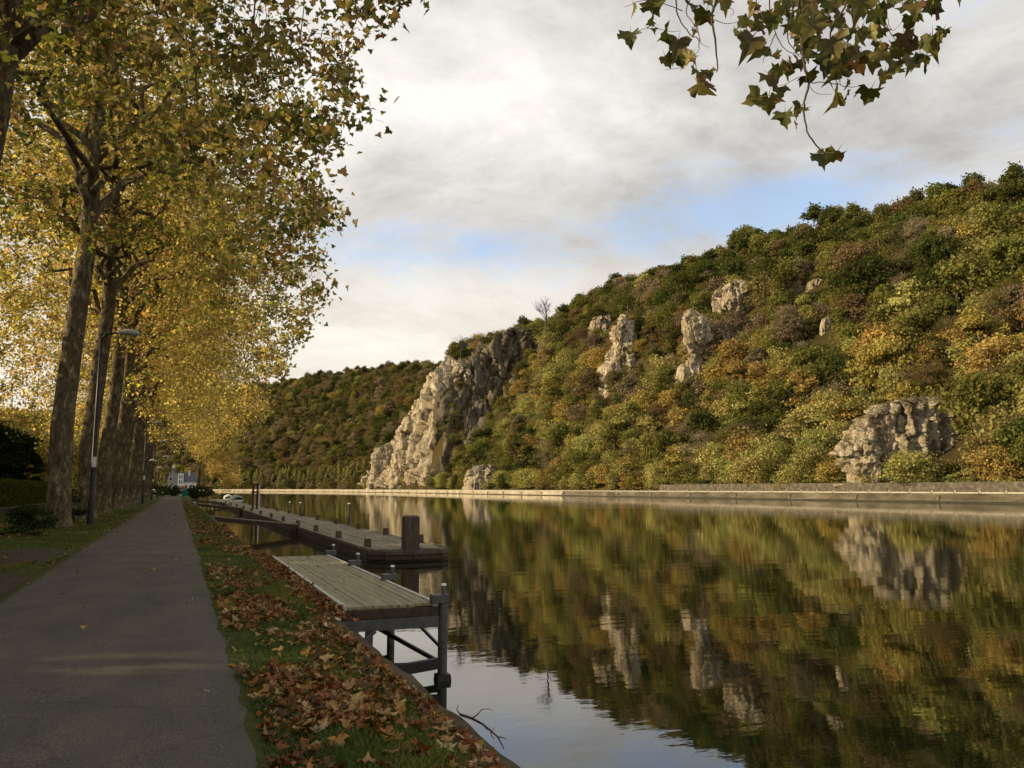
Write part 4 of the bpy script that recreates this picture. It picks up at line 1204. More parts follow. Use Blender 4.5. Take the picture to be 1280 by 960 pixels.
G_ROW = 'plane trees lining the riverside path'
row = [  # proto, x, y, scale, turn, label
    (near, -5.0, 22.5, 1.0, 0.0, 'plane tree with dark green drooping crown overhanging the near path'),
    (mid, -4.62, 39.2, 1.0, 2.1, 'thick plane tree with mottled bark beside the low box shrubs'),
    (mid, -4.5, 49.5, 0.98, 4.0, 'mottled plane tree right behind the tall black lamp post'),
    (far, -4.45, 60.5, 1.0, 0.5, 'second'), (far, -4.4, 71.5, 1.0, 3.3, 'third'), (far, -4.5, 82.0, 0.97, 5.0, 'fourth'), (far, -4.4, 93.5, 1.0, 1.6, 'fifth'),
    (far, -4.4, 104.5, 0.98, 4.4, 'sixth'), (far, -4.5, 115.5, 1.0, 2.7, 'seventh'), (far, -4.4, 127.0, 0.95, 0.1, 'eighth'), (far, -4.5, 139.0, 0.95, 3.8, 'ninth'), (far, -4.4, 151.0, 0.9, 5.6, 'last'),
    (near, -4.9, 13.6, 0.9, 2.6, 'nearest plane tree with leafy branches spreading low over the verge'),
]
used = set()
for proto, x, y, sc, rz, lab in row:
    o = proto if proto.name not in used else copy_tree(proto)
    used.add(proto.name)
    o.location = (x, y, 0.0); o.scale = (sc, sc, sc * (1 + 0.04 * math.sin(y)))
    # turning a leaning tree would tip it inland, so only small turns; the crown turns instead
    o.rotation_euler = (0, 0, 0.25 * math.sin(rz * 3))
    for c in o.children:
        if c.name.startswith('crown') and 0: c.rotation_euler = (0, 0, rz)
    if ' ' not in lab: lab = f'golden plane tree, {lab} in the row beyond the tall black lamp post'
    tag(o, lab, 'tree', G_ROW)

# smaller golden tree closing the path, crown hanging low towards the water
gold = make_plane(6, n_cl=330, per=46, leaf=0.30, detail=0, mix=dict(gold=6, ochre=2.5, olive=1.0), Rx=7.0, Ry=5.5, z0=2.2, z1=15.0, trunk_h=12.0, lean=0.5, r0=0.26, hollow=0.0, keep=lambda p: p[2] > 7.5 - 1.1 * p[0] and p[0] > -3)
gold.location = (3.4, 168.0, -0.3); gold.name = 'golden_tree'
tag(gold, 'small bright golden tree at the end of the path with low hanging crown', 'tree')

# trees of the gardens on the left, dense enough to keep the path in shade
belt = make_plane(8, n_cl=520, per=40, leaf=0.36, detail=0, mix=dict(ochre=2.4, brown=1.0, olive=2.4, gold=3.0), Rx=7.5, Ry=7.5, z0=2.0, z1=11.0, trunk_h=8.5, low_out=0.2, lean=0.2, r0=0.3, hollow=0.0)
belt.name = 'garden_tree'
first = True
for i, (x, y, sc) in enumerate([(-25, 50, 0.95), (-26, 64, 1.05), (-25, 78, 1.05), (-27, 93, 1.1), (-26, 108, 1.0), (-34, 42, 1.15), (-35, 58, 1.2), (-36, 76, 1.2), (-35, 94, 1.2), (-25, 36, 0.95), (-24, 22, 0.95), (-24, 8, 1.0), (-19, 118, 1.0), (-23, 132, 1.1), (-19.5, 146, 1.05), (-26, 158, 1.2), (-20, 172, 1.1), (-31, 176, 1.25), (-27, 195, 1.2), (-19, 205, 1.0)]):
    o = belt if first else copy_tree(belt); first = False
    o.location = (x, y, -0.1); o.rotation_euler = (0, 0, i * 1.7); o.scale = (sc, sc, sc)
    tag(o, 'bushy ochre garden tree growing behind the clipped hedge and the plane row', 'tree', 'garden trees left of the path')

# the overhanging branch above the water: belongs to the plane tree beside the camera
def over_branch():
    root = copy_tree(near)
    root.location = (-4.9, -7.5, 0); root.scale = (1, 1, 1); root.rotation_euler = (0, 0, 0.0)
    tag(root, 'plane tree whose leafy branch hangs over the open water', 'tree', G_ROW)
    inv = Matrix.Translation((4.9, 7.5, 0))
    D0 = 4.8
    tips = {}
    def P(px, py, dd=0.0): return at_depth(px, py, D0 + dd)
    mb = MB()
    bend = [np.array([-4.4, -7.4, 10.5]), np.array([-2.6, -4.2, 10.2]), np.array([-0.4, -0.6, 8.6]), np.array([1.5, 2.2, 6.6]), P(985, -60), P(1010, -25, 0.1)]
    mb.tube(list(catmull(np.array([bend[0]] + bend + [bend[-1]]), 6)) + [bend[-1]], list(np.linspace(0.13, 0.014, 6 * 5 + 1)), 8)
    hubs = [P(985, -60), P(1010, -25, 0.1), P(1.5 * 0 + 900, -70, -0.2), P(1090, -60, 0.2), P(1180, -50, 0.1)]
    mb.tube([np.array([1.5, 2.2, 6.6]), P(930, -90, -0.3), P(900, -60, -0.2), P(885, -30, -0.2)], [0.03, 0.02, 0.014, 0.010], 5)
    mb.tube([P(985, -60), P(1050, -70, 0.1), P(1110, -50, 0.2), P(1180, -40, 0.1)], [0.022, 0.016, 0.011, 0.006], 5)
    A = lambda cx, cy: (780 + cx / 4.364, cy / 4.364)
    B = lambda cx, cy: (980 + cx / 4.364, cy / 4.364)
    twigs = [  # (points in the photograph, start radius)
        ([A(495, -120), A(505, 0), A(480, 80), A(490, 180), A(505, 300), A(508, 395)], 0.011),
        ([A(300, -200), A(282, 0), A(300, 100), A(355, 180), A(405, 215), A(410, 265), A(385, 300)], 0.005),
        ([A(430, -120), A(340, 60), A(400, 150), A(412, 240)], 0.004), ([A(385, 90), A(420, 230), A(465, 265)], 0.002),
        ([A(490, 110), A(560, 130), A(640, 115)], 0.003), ([A(540, 20), A(600, 60), A(580, 95)], 0.002), ([A(320, 60), A(140, 0), A(0, 38)], 0.003),
        ([A(155, 60), A(140, 140), A(60, 180)], 0.003), ([A(140, 140), A(220, 165), A(310, 170)], 0.002), ([A(385, 300), A(320, 360), A(225, 385)], 0.002), ([A(385, 300), A(395, 380), A(430, 440)], 0.003),
        ([B(110, -160), B(85, 0), B(90, 200), B(118, 380), B(135, 470), B(112, 560), B(110, 640), B(140, 740), B(210, 825), B(285, 832)], 0.010),
        ([B(40, -140), B(45, 60), B(20, 200), B(70, 290), B(110, 330)], 0.005), ([A(790, -150), A(800, 80), A(830, 180), A(880, 270), A(960, 300)], 0.005), ([A(830, 180), A(770, 300), A(760, 345)], 0.003),
        ([A(955, 420), A(890, 455), A(825, 465)], 0.002), ([B(135, 470), B(180, 510), B(260, 515)], 0.002), ([B(135, 450), B(250, 450), B(350, 475), B(440, 470)], 0.003),
        ([B(400, -200), B(330, 40), B(250, 180), B(280, 330), B(285, 480)], 0.007), ([B(510, -150), B(520, 20), B(560, 140), B(625, 245)], 0.006), ([B(350, 0), B(300, 40), B(160, 90)], 0.003),
        ([B(560, 80), B(590, 170), B(640, 120)], 0.002), ([B(625, 245), B(620, 350), B(550, 400)], 0.003), ([B(625, 245), B(720, 250), B(840, 210)], 0.003), ([B(620, -150), B(650, 20), B(720, 0), B(790, 30)], 0.003),
        ([B(300, 200), B(390, 290), B(430, 340)], 0.003), ([A(700, -120), A(730, 30), A(760, 110), A(700, 210)], 0.004), ([A(860, -150), A(880, 60), A(900, 150)], 0.004), ([B(850, -140), B(870, -40), B(840, 20)], 0.004), ([B(112, 560), B(60, 600), B(10, 620)], 0.002),
    ]
    rr = random.Random(4)
    for pts, w in twigs:
        dd = rr.uniform(-0.25, 0.35)
        p3 = [P(px, py, dd + 0.04 * rr.uniform(-1, 1)) for px, py in pts]
        if len(p3) >= 3:
            arr = np.array([p3[0] * 2 - p3[1]] + p3 + [p3[-1] * 2 - p3[-2]]); p3 = list(catmull(arr, 4)) + [p3[-1]]
        p3 = [p + np.array([rr.uniform(-1, 1) for _ in range(3)]) * 0.004 for p in p3]
        mb.tube(p3, list(np.linspace(w, max(0.0012, w * 0.3), len(p3))), 5)
    br = mb.build('overhanging_branch', M['dark_bark'], root, smooth=True)
    br.matrix_parent_inverse = inv
    # leaves
    variants = []
    for i in range(10):
        ol = plane_leaf_outline(2)
        r2 = np.random.default_rng(50 + i)
        v = ol.copy(); v[:, :2] *= r2.uniform(0.80, 1.2, (len(ol), 2)); v[:, 0] *= np.where(v[:, 0] > 0, r2.uniform(0.8, 1.1), r2.uniform(0.8, 1.1))
        v[:, 1] -= 0.4                                     # stem at origin, tip down
        v[:, 2] = 0.5 * np.abs(v[:, 0]) ** 1.4 * r2.uniform(-0.7, 1.4) - 0.35 * v[:, 1] ** 2 * r2.uniform(-0.6, 1) + 0.05 * r2.normal(size=len(v))
        mid = np.array([[0.0, -0.18, 0.02 * r2.normal()]])
        vv = np.concatenate([v, mid]); n = len(v)
        loops = []; 
        for k in range(n): loops += [k, (k + 1) % n, n]
        pet = np.array([[-0.018, 0.0, 0.0], [0.018, 0.0, 0.0], [0.05 + 0.1 * r2.normal(), 0.55, 0.12 * r2.normal()]]); vv = np.concatenate([vv, pet]); loops += [n + 1, n + 2, n + 3]; n += 1
        base = np.array([PAL[k] for k in ('green', 'olive', 'olive', 'olive', 'brown', 'green', 'olive', 'green', 'green', 'olive')][i]) * 0.62  # palette darkened so the backlit shade sits in the leaf colour
        col = base[None] * (0.75 + 0.5 * r2.random((n + 3, 1)))
        if i % 3 == 0: col[5:8] = np.array([0.16, 0.07, 0.025])
        variants.append(np_mesh('hanging_leaf', vv, loops, np.full(n, 3), M['shade_leaf'], col, smooth=True))
    LA = [(50, 45, .6), (150, 40, 1), (210, 40, 1), (365, 50, .9), (550, 20, .9), (440, 100, .95), (155, 130, .55), (145, 175, .5), (35, 215, 1), (235, 200, .85), (295, 255, 1.1), (225, 340, .95), (295, 335, .9), (365, 325, .95), (380, 175, .45), (385, 390, .5), (460, 410, .7), (400, 485, 1.1), (455, 480, 1), (720, 60, .9), (675, 140, .9), (740, 150, 1), (820, 125, .9), (640, 210, 1), (700, 245, 1.1), (755, 280, .9), (895, 140, .8), (805, 330, .9), (790, 440, 1), (850, 390, .9), (895, 380, .9), (740, 565, 1.1), (790, 560, 1.1), (840, 510, .9), (880, 655, 1.1), (940, 630, .5), (930, 690, .6), (770, 100, .9), (860, 60, 1), (460, 20, .6), (690, 30, .5)]
    LB = [(95, 610, .9), (195, 885, 1.1), (290, 860, 1), (200, 835, .6), (290, 545, 1.25), (350, 520, .6), (410, 505, .55), (475, 520, 1), (130, 430, .95), (20, 380, .9), (75, 360, .9), (550, 425, 1.05), (620, 400, 1), (580, 300, .95), (655, 215, .9), (660, 300, 1), (690, 350, 1), (745, 330, 1.05), (760, 360, .8), (810, 240, 1.15), (735, 260, .9), (840, 50, 1.1), (690, 125, 1), (720, 50, 1), (650, 60, .95), (590, 25, .9), (500, 90, 1), (465, 180, .9), (540, 190, .9), (400, 210, 1), (390, 100, .9), (280, 140, 1.05), (220, 110, .9), (130, 150, 1.1), (40, 150, 1.1), (20, 30, 1.1), (150, 230, 1.2), (110, 60, 1.1), (60, 20, 1), (420, 30, 1.2), (380, 20, 1), (280, 20, .9), (250, 250, 1.2), (200, 330, 1.2), (260, 320, 1.2), (280, 410, 1.1), (220, 430, 1), (340, 290, 1.1), (360, 330, 1.1), (420, 320, 1), (480, 330, 1), (510, 300, .9), (330, 200, 1), (350, 460, .6), (390, 370, .9), (230, 370, 1.1), (310, 380, 1.1), (940, 5, .6), (780, 30, .6), (170, 20, 1), (240, 50, .9), (100, 230, .9), (60, 190, .9), (120, 280, .9), (170, 170, 1.1)]
    spots = [(*A(x, y), s) for x, y, s in LA] + [(*B(x, y), s) for x, y, s in LB]
    spots += [(x_ + rr.uniform(-16, 16), max(-12, y_ + rr.uniform(-14, 10)), rr.uniform(0.5, 0.85)) for x_, y_, s_ in spots[41:] if y_ < 95 and rr.random() < 0.75]
    for i, (px, py, s) in enumerate(spots):
        p = at_depth(px, py - 8 * s, D0 + rr.uniform(-0.35, 0.45))
        o = bpy.data.objects.new('leaf', rr.choice(variants))
        COL.objects.link(o)
        o.parent = br
        yaw = -YAW + rr.gauss(0, 0.55); roll = rr.gauss(0, 0.6); pit = rr.gauss(0.15, 0.45)
        R_ = Matrix.Rotation(yaw, 4, 'Z') @ Matrix.Rotation(math.pi / 2 + pit, 4, 'X') @ Matrix.Rotation(roll, 4, 'Z')
        if s < 0.62: R_ = R_ @ Matrix.Rotation(1.0, 4, 'Y')
        sz = 0.122 * s * rr.uniform(0.85, 1.15)
        o.matrix_parent_inverse = Matrix.Identity(4)
        o.matrix_local = Matrix.Translation(Vector(p)) @ R_ @ Matrix.Scale(sz, 4)
over_branch()

# ================================================================== NEAR LANDING STAGE
def landing_stage():
    X0, X1, Y0, Y1, ZT = 2.42, 3.92, 13.0, 23.3, -0.20
    root = empty('landing_stage', (3.2, 18.0, -1.4))
    tag(root, 'weathered grey timber landing stage on steel piles beside the leafy bank', 'landing stage')
    inv = Matrix.Translation((-3.2, -18.0, 1.4))
    def put(mb, name, mat, bevel=0.0, parent=None):
        o = mb.build(name, mat, parent or root, bevel=bevel)
        if parent is None: o.matrix_parent_inverse = inv
        return o
    n = 10; w = (X1 - X0 - 0.16) / n
    for i in range(n):
        x = X0 + 0.08 + i * w
        dz = rnd.uniform(-.004, .004); e0 = rnd.uniform(-.012, .012); e1 = rnd.uniform(-.02, .02)
        mb = MB(); mb.box((x + 0.005, Y0 + e0, ZT - 0.045 + dz), (x + w - 0.005, Y1 + e1, ZT + dz)); put(mb, 'plank', M['deck_wood'], 0.004)
    for x in (X0, X1 - 0.07):
        mb = MB(); mb.box((x, Y0 - 0.02, ZT - 0.05), (x + 0.07, Y1 + 0.02, ZT + 0.022)); put(mb, 'edge_board', M['deck_edge'], 0.006)
    mb = MB(); mb.box((X0 - 0.02, Y0 - 0.05, ZT - 0.19), (X1 + 0.02, Y0 + 0.0, ZT - 0.052)); put(mb, 'fascia_board', M['dark_wood'], 0.006)
    mb = MB(); mb.box((X0 - 0.02, Y1 - 0.0, ZT - 0.19), (X1 + 0.02, Y1 + 0.05, ZT - 0.052)); put(mb, 'fascia_board', M['dark_wood'], 0.006)
    for x in (X0 + 0.05, (X0 + X1) / 2, X1 - 0.13):
        mb = MB(); mb.box((x, Y0 + 0.01, ZT - 0.19), (x + 0.08, Y1 - 0.01, ZT - 0.048)); put(mb, 'joist', M['dark_wood'])
    XP = X1 + 0.10
    for k, y in enumerate((13.0, 16.43, 19.86, 23.2)):
        # channel beam under the deck
        mb = MB(); a = ZT - 0.37; b = ZT - 0.195
        mb.box((X0 - 0.1, y - 0.05, a), (XP - 0.075, y - 0.035, b)); mb.box((X0 - 0.1, y - 0.034, b - 0.014), (XP - 0.075, y + 0.05, b)); mb.box((X0 - 0.1, y - 0.034, a), (XP - 0.075, y + 0.05, a + 0.014))
        put(mb, 'cross_beam', M['steel'])
        # pile with collar bracket and stub
        mb = MB(); mb.tube([(XP, y, -3.0), (XP, y, ZT + 0.06)], [0.075, 0.075], 16); p = put(mb, 'pile', M['steel'])
        mb = MB(); mb.box((XP - 0.20, y - 0.09, ZT + 0.0), (XP + 0.085, y + 0.09, ZT + 0.13)); put(mb, 'bracket', M['steel'], 0.008)
        mb = MB(); mb.tube([(XP + 0.01, y, ZT + 0.12), (XP + 0.01, y, ZT + 0.27)], [0.038, 0.038], 12); put(mb, 'stub_pipe', M['steel'])
        mb = MB(); mb.tube([(XP + 0.01, y, ZT + 0.262), (XP + 0.01, y, ZT + 0.295)], [0.046, 0.04], 12); put(mb, 'pipe_cap', M['white_metal'])
        # inner pile near the bank and braces
        xi = X0 + 0.42
        mb = MB(); mb.box((xi - 0.055, y - 0.03, -2.6), (xi + 0.055, y + 0.05, ZT - 0.372)); put(mb, 'inner_pile', M['steel'])
        mb = MB(); mb.beam((xi + 0.08, y - 0.07, ZT - 0.36), (xi - 0.50, y - 0.07, ZT - 0.85), 0.02, 0.07); put(mb, 'brace', M['steel'])
        if k < 3:
            mb = MB(); mb.beam((xi + 0.12, y + 1.7, ZT - 0.38), (XP, y + 0.06, ZT - 0.95), 0.05, 0.06); put(mb, 'brace', M['dark_steel'])
            mb = MB(); mb.beam((XP, y + 0.03, ZT - 0.72), (XP, y + 3.4, ZT - 0.32), 0.03, 0.05); put(mb, 'brace', M['dark_steel'])
    mb = MB(); mb.beam((2.25, 12.7, -1.22), (XP - 0.05, 12.95, -1.12), 0.1, 0.16); mb.beam((2.3, 13.3, -1.15), (XP, 13.25, -1.22), 0.08, 0.1); put(mb, 'low_beam', M['dark_steel'])
    mb = MB(); mb.box((XP - 0.12, 12.88, -1.5), (XP + 0.13, 13.12, -1.30), 0.02); put(mb, 'pile_shoe', M['dark_steel'])
landing_stage()

# ================================================================== LONG PONTOON
def pontoon():
    X0, X1, Y0, Y1, ZT = 7.5, 10.9, 34.0, 212.0, -0.90
    root = empty('floating_pontoon', (9.2, 120, WATER_Z))
    tag(root, 'long dark timber pontoon moored along the bank with square end post', 'pontoon')
    inv = Matrix.Translation((-9.2, -120, -WATER_Z))
    def put(mb, name, mat, bevel=0.0):
        o = mb.build(name, mat, root, bevel=bevel); o.matrix_parent_inverse = inv; return o
    # boards: lengthwise, the near lengths one by one
    nb = 11; w = (X1 - X0 - 0.3) / nb; L = 6.0
    far_mb = MB(); seg = 0; y = Y0 + 0.3
    while y < Y1:
        yl = min(L, Y1 - y)
        for i in range(nb):
            x = X0 + 0.15 + i * w
            cut = 0.0
            if seg == 0: cut = max(0, (1.1 - (x - X0))) * 0.0 + 0.35 * abs((x + w / 2 - (X0 + X1) / 2) / 1.7) ** 2 * 1.0
            dz = rnd.uniform(-.012, .008)
            box = ((x + 0.012, y + cut + 0.01, ZT - 0.05 + dz), (x + w - 0.012, y + yl - 0.012, ZT + dz))
            if seg < 9:
                mb = MB(); mb.box(*box); put(mb, 'plank', M['pontoon_wood'])
            else: far_mb.box(*box)
        y += yl; seg += 1
    o = put(far_mb, 'far_boards', M['pontoon_wood']); o['kind'] = 'stuff'
    # hull: long sides of two waling timbers with a groove, bowed front
    out = [(X0, Y1), (X0, Y0 + 0.75), (X0 + 0.55, Y0 + 0.18), ((X0 + X1) / 2, Y0), (X1 - 0.45, Y0 + 0.18), (X1, Y0 + 0.75), (X1, Y1)]
    def wall(name, off, z0, z1, mat, cap):
        mb = MB(); c = np.array([(X0 + X1) / 2, (Y0 + Y1) / 2])
        ring = [np.array(p) + np.array([math.copysign(off, p[0] - c[0]) if abs(p[0] - c[0]) > 0.3 else 0, -off if p[1] < c[1] else off]) for p in out]
        k = len(ring)
        vs_ = [(p[0], p[1], z0) for p in ring] + [(p[0], p[1], z1) for p in ring]
        fs = [(i, (i + 1) % k, k + (i + 1) % k, k + i) for i in range(k)] + [tuple(range(k, 2 * k))]
        mb.add(vs_, fs); return put(mb, name, mat)
    wall('hull', -0.06, WATER_Z - 0.5, ZT - 0.06, M['dark_wood'], True)
    for z0, z1, off in ((ZT - 0.22, ZT - 0.055, 0.03), (ZT - 0.42, ZT - 0.26, 0.05)):
        for a, b in zip(out[:-1], out[1:]):
            mb = MB(); zc = (z0 + z1) / 2
            mb.beam((a[0], a[1], zc), (b[0], b[1], zc), 0.10 + off, z1 - z0); put(mb, 'waling', M['dark_wood'] if z1 < ZT - 0.2 or a[1] > Y0 + 1 else M['brown_post'], 0.01)
    for x, s in ((X0 + 0.05, 1), (X1 - 0.05, -1)):
        mb = MB(); mb.box((x - 0.07, Y0 + 0.8, ZT - 0.05), (x + 0.07, Y1, ZT + 0.03)); put(mb, 'edge_beam', M['pontoon_wood'])
    # big square end post with a hipped head
    mb = MB(); cx, cyy = 9.2, Y0 + 0.42
    mb.box((cx - 0.32, cyy - 0.28, ZT - 0.3), (cx + 0.32, cyy + 0.32, 0.42)); put(mb, 'end_post', M['brown_post'], 0.03)
    mb = MB(); mb.box((cx - 0.325, cyy - 0.285, 0.421), (cx + 0.325, cyy + 0.325, 0.49), 0.10); put(mb, 'post_head', M['brown_post'], 0.01)
    # bollards
    mbp = MB(); mbp.box((-0.13, -0.13, 0), (0.13, 0.13, 0.36), 0.01); bm = mbp.mesh('bollard'); bm.materials.append(M['brown_post'])
    mbc = MB(); mbc.box((-0.135, -0.135, 0.36), (0.135, 0.135, 0.385), 0.02); bc = mbc.mesh('bollard_cap'); bc.materials.append(M['pontoon_wood'])
    for y in (36.0, 43.0, 50.5, 58.5, 67, 76, 86, 97, 109, 122, 136, 151):
        for x, s in ((X0 + 0.22, 0), (X1 - 0.22, 2.2)):
            o = link('bollard', bm, root, (x, y + s, ZT)); o.matrix_parent_inverse = inv; o.rotation_euler = (0, 0, rnd.uniform(-.1, .1))
            link('bollard_cap', bc, o)
    # mooring poles through the deck
    for px, bot, h, rad in ((436, 652, 1.35, 0.10), (375, 645, 1.2, 0.09), (362, 641, 1.1, 0.09)):
        p = on_plane(px, bot, ZT)
        mb = MB(); mb.tube([(p[0], p[1], -2.5), (p[0], p[1], ZT + h)], [rad, rad], 10); put(mb, 'mooring_pole', M['steel'])
        mb = MB(); mb.tube([(p[0], p[1], ZT + h), (p[0], p[1], ZT + h + 0.07)], [rad * 1.15, rad * 0.9], 10); put(mb, 'pole_cap', M['white_metal'])
    p = on_plane(318, 636.5, ZT)
    mb = MB()
    for dx in (-0.22, 0.28): mb.tube([(p[0] + dx, p[1], -2.5), (p[0] + dx, p[1], 2.3)], [0.13, 0.12], 10)
    put(mb, 'twin_pole', M['dark_wood'])
    mb = MB(); mb.box((p[0] - 0.45, p[1] - 0.17, 1.1), (p[0] + 0.5, p[1] + 0.17, 1.28)); mb.box((p[0] - 0.45, p[1] - 0.17, 2.0), (p[0] + 0.5, p[1] + 0.17, 2.2)); put(mb, 'cross_tie', M['dark_wood'])
    mb = MB(); mb.tube([(p[0] + 0.5, p[1] - 0.1, ZT), (p[0] + 0.5, p[1] - 0.1, 2.25)], [0.06, 0.06], 8); put(mb, 'white_marker', M['white_metal'])
pontoon()

def gangway(y, label, n=15):
    xa, xb, z = 2.0, 7.62, -0.60
    root = empty('gangway', (xa, y, z)); tag(root, label, 'gangway', 'gangways from the bank to the pontoon')
    def put(mb, name, mat):
        o = mb.build(name, mat, root); o.matrix_parent_inverse = Matrix.Translation((-xa, -y, -z)); return o
    w = (xb - xa) / n
    zz = lambda x: -0.12 + (x - xa) / (xb - xa) * -0.62
    for i in range(n):
        x = xa + i * w
        mb = MB(); vs_ = []
        a, b = x + 0.012, x + w - 0.03
        vs_ = [(a, y - 0.6, zz(a) - 0.05), (b, y - 0.6, zz(b) - 0.05), (b, y + 0.6, zz(b) - 0.05), (a, y + 0.6, zz(a) - 0.05), (a, y - 0.6, zz(a)), (b, y - 0.6, zz(b)), (b, y + 0.6, zz(b)), (a, y + 0.6, zz(a))]
        mb.add(vs_, [(0, 3, 2, 1), (4, 5, 6, 7), (0, 1, 5, 4), (1, 2, 6, 5), (2, 3, 7, 6), (3, 0, 4, 7)]); put(mb, 'plank', M['pontoon_wood'])
    for yy in (y - 0.55, y + 0.55):
        mb = MB(); mb.beam((xa + 0.1, yy, zz(xa) - 0.19), (xb, yy, zz(xb) - 0.19), 0.12, 0.27); put(mb, 'stringer', M['dark_wood'])
    mb = MB(); mb.box((7.22, y - 0.62, -1.7), (7.46, y + 0.62, -0.86)); put(mb, 'bearing_block', M['dark_wood'])
gangway(57.3, 'slatted timber gangway from the bank to the pontoon beside the landing stage')
gangway(108.0, 'slatted timber gangway between the twin mooring poles and the moored boats')
gangway(150.0, 'slatted timber gangway next to the moored boats at the far end of the pontoon')

# ================================================================== LAMPS, SIGN, HEDGE, SHRUBS
def lamp(x, y, h, label, low=False):
    root = empty('street_lamp', (x, y, 0)); tag(root, label, 'lamp', 'street lamps along the path')
    mb = MB(); mb.tube([(0, 0, -0.3), (0, 0, 0.0), (0, 0, 1.1), (0, 0, 1.15), (0, 0, h * 0.6), (0, 0, h)], [0.135, 0.135, 0.125, 0.10, 0.085, 0.06], 12); mb.build('post', M['dark_steel'], root, smooth=True)
    mb = MB(); mb.tube([(0, 0, h - 0.12), (0.16, 0, h + 0.12), (0.6, 0, h + 0.22), (0.75, 0, h + 0.24)], [0.05, 0.05, 0.045, 0.045], 8); mb.build('arm', M['dark_steel'], root, smooth=True)
    mb = MB(); 
    mb.tube([(0.62, 0, h + 0.24), (0.80, 0, h + 0.27), (1.1, 0, h + 0.30), (1.4, 0, h + 0.28), (1.58, 0, h + 0.22)], [0.05, 0.10, 0.15, 0.13, 0.04], 10)
    o = mb.build('lamp_head', M['pale_metal'], root, smooth=True); o.scale = (1, 1, 1)
    mb = MB(); mb.box((-0.035, -0.16, 2.55), (0.12, -0.10, 3.0)); mb.build('number_plate', M['white_metal'], root)
    mb = MB(); mb.box((-0.05, -0.142, 0.5), (0.05, -0.128, 0.95)); mb.build('access_door', M['dark_steel'], root)
    if low:
        mb = MB(); mb.tube([(0, 0, 4.4), (0.5, 0, 4.62)], [0.04, 0.04], 8); mb.build('lower_arm', M['dark_steel'], root)
        mb = MB(); mb.tube([(0.4, 0, 4.56), (0.75, 0, 4.66), (1.2, 0, 4.55)], [0.06, 0.14, 0.05], 8); mb.build('lower_lamp_head', M['white_metal'], root, smooth=True)
lamp(-3.5, 41.0, 8.4, 'tall black lamp post with curved pale head between the two thickest trunks')
lamp(-3.4, 97.0, 8.4, 'black lamp post with a second low white lamp among the plane trunks', True)
lamp(-3.4, 131.0, 8.2, 'black lamp post with low white lamp near the end of the plane row', True)
lamp(-3.3, 160.0, 7.0, 'pale topped lamp post where the path ends near the white house')

def leaf_blob(name, H, W, n, leaf, col, seed, nl=14, base=0.02):
    v, lo, ct, c = lobed_crown(seed, H, W, nl, n, leaf, base)
    return np_mesh(name, v, lo, ct, M['hedge'], c * np.array(col))

def shrub(px, py, H, W, label, seed, col=(0.03, 0.045, 0.014)):
    p = on_plane(px, py, 0.0)
    root = empty('box_shrub', (p[0], p[1], 0)); tag(root, label, 'shrub')
    link('foliage', leaf_blob('foliage', H, W, 2600, 0.055, col, seed), root)
    mb = MB(); mb.tube([(0, 0, -0.1), (0, 0, H * 0.55)], [0.05, 0.02], 6)
    for a in range(5): mb.tube([(0, 0, H * .15), (W * .25 * math.cos(a * 1.3), W * .25 * math.sin(a * 1.3), H * .6)], [0.03, 0.01], 5)
    mb.build('stem', M['dark_bark'], root)
shrub(27, 672, 0.9, 1.35, 'low rounded box shrub on the grass, the one furthest from the thick trunk', 61)
shrub(48, 663, 0.95, 1.5, 'wide dark box shrub between the rounded shrub and the thick trunk', 62)
shrub(88, 655, 1.15, 1.2, 'small green shrub between the two thick plane trunks', 63)

def hedge():
    root = empty('clipped_hedge', (-13.5, 75, 0)); tag(root, 'long clipped green garden hedge behind the plane trees', 'hedge')
    r = np.random.default_rng(9); n = 26000
    L, Wd, H = 74.0, 1.2, 2.25
    f = r.random(n)
    p = np.stack([r.uniform(-Wd / 2, Wd / 2, n), r.uniform(-L / 2, L / 2, n), r.uniform(0.02, H, n)], -1)
    p[f < 0.55, 0] = Wd / 2 + r.normal(size=(f < 0.55).sum()) * 0.05
    m = (f >= 0.55) & (f < 0.85); p[m, 2] = H + r.normal(size=m.sum()) * 0.05
    m = f >= 0.85; p[m, 1] = np.where(r.random(m.sum()) < .5, -1, 1) * L / 2 + r.normal(size=m.sum()) * 0.05
    p += 0.08 * fbm(p * 0.9, 3)[:, None]
    v, lo, ct = leaves_arrays(p, r.uniform(0.10, 0.2, n), plane_leaf_outline(0), r)
    col = np.repeat(np.array([0.09, 0.11, 0.028]) * r.uniform(0.6, 1.5, (n, 1)), 4, 0)
    link('foliage', np_mesh('foliage', v, lo, ct, M['hedge'], col), root)
    mb = MB(); mb.box((-Wd / 2 + 0.1, -L / 2 + 0.1, -0.1), (Wd / 2 - 0.1, L / 2 - 0.1, H - 0.12)); mb.build('branches', M['dark_bark'], root)
    root = empty('garden_wall', (-9.6, 75, 0)); tag(root, 'low dark garden wall in front of the clipped hedge', 'wall')
    mb = MB(); mb.box((-0.15, -37, -0.2), (0.15, 37, 0.42)); mb.build('wall_body', M['dark_wood'], root)
    mb = MB(); mb.box((-0.19, -37, 0.421), (0.19, 37, 0.47)); mb.build('wall_coping', M['dark_wood'], root)
hedge()

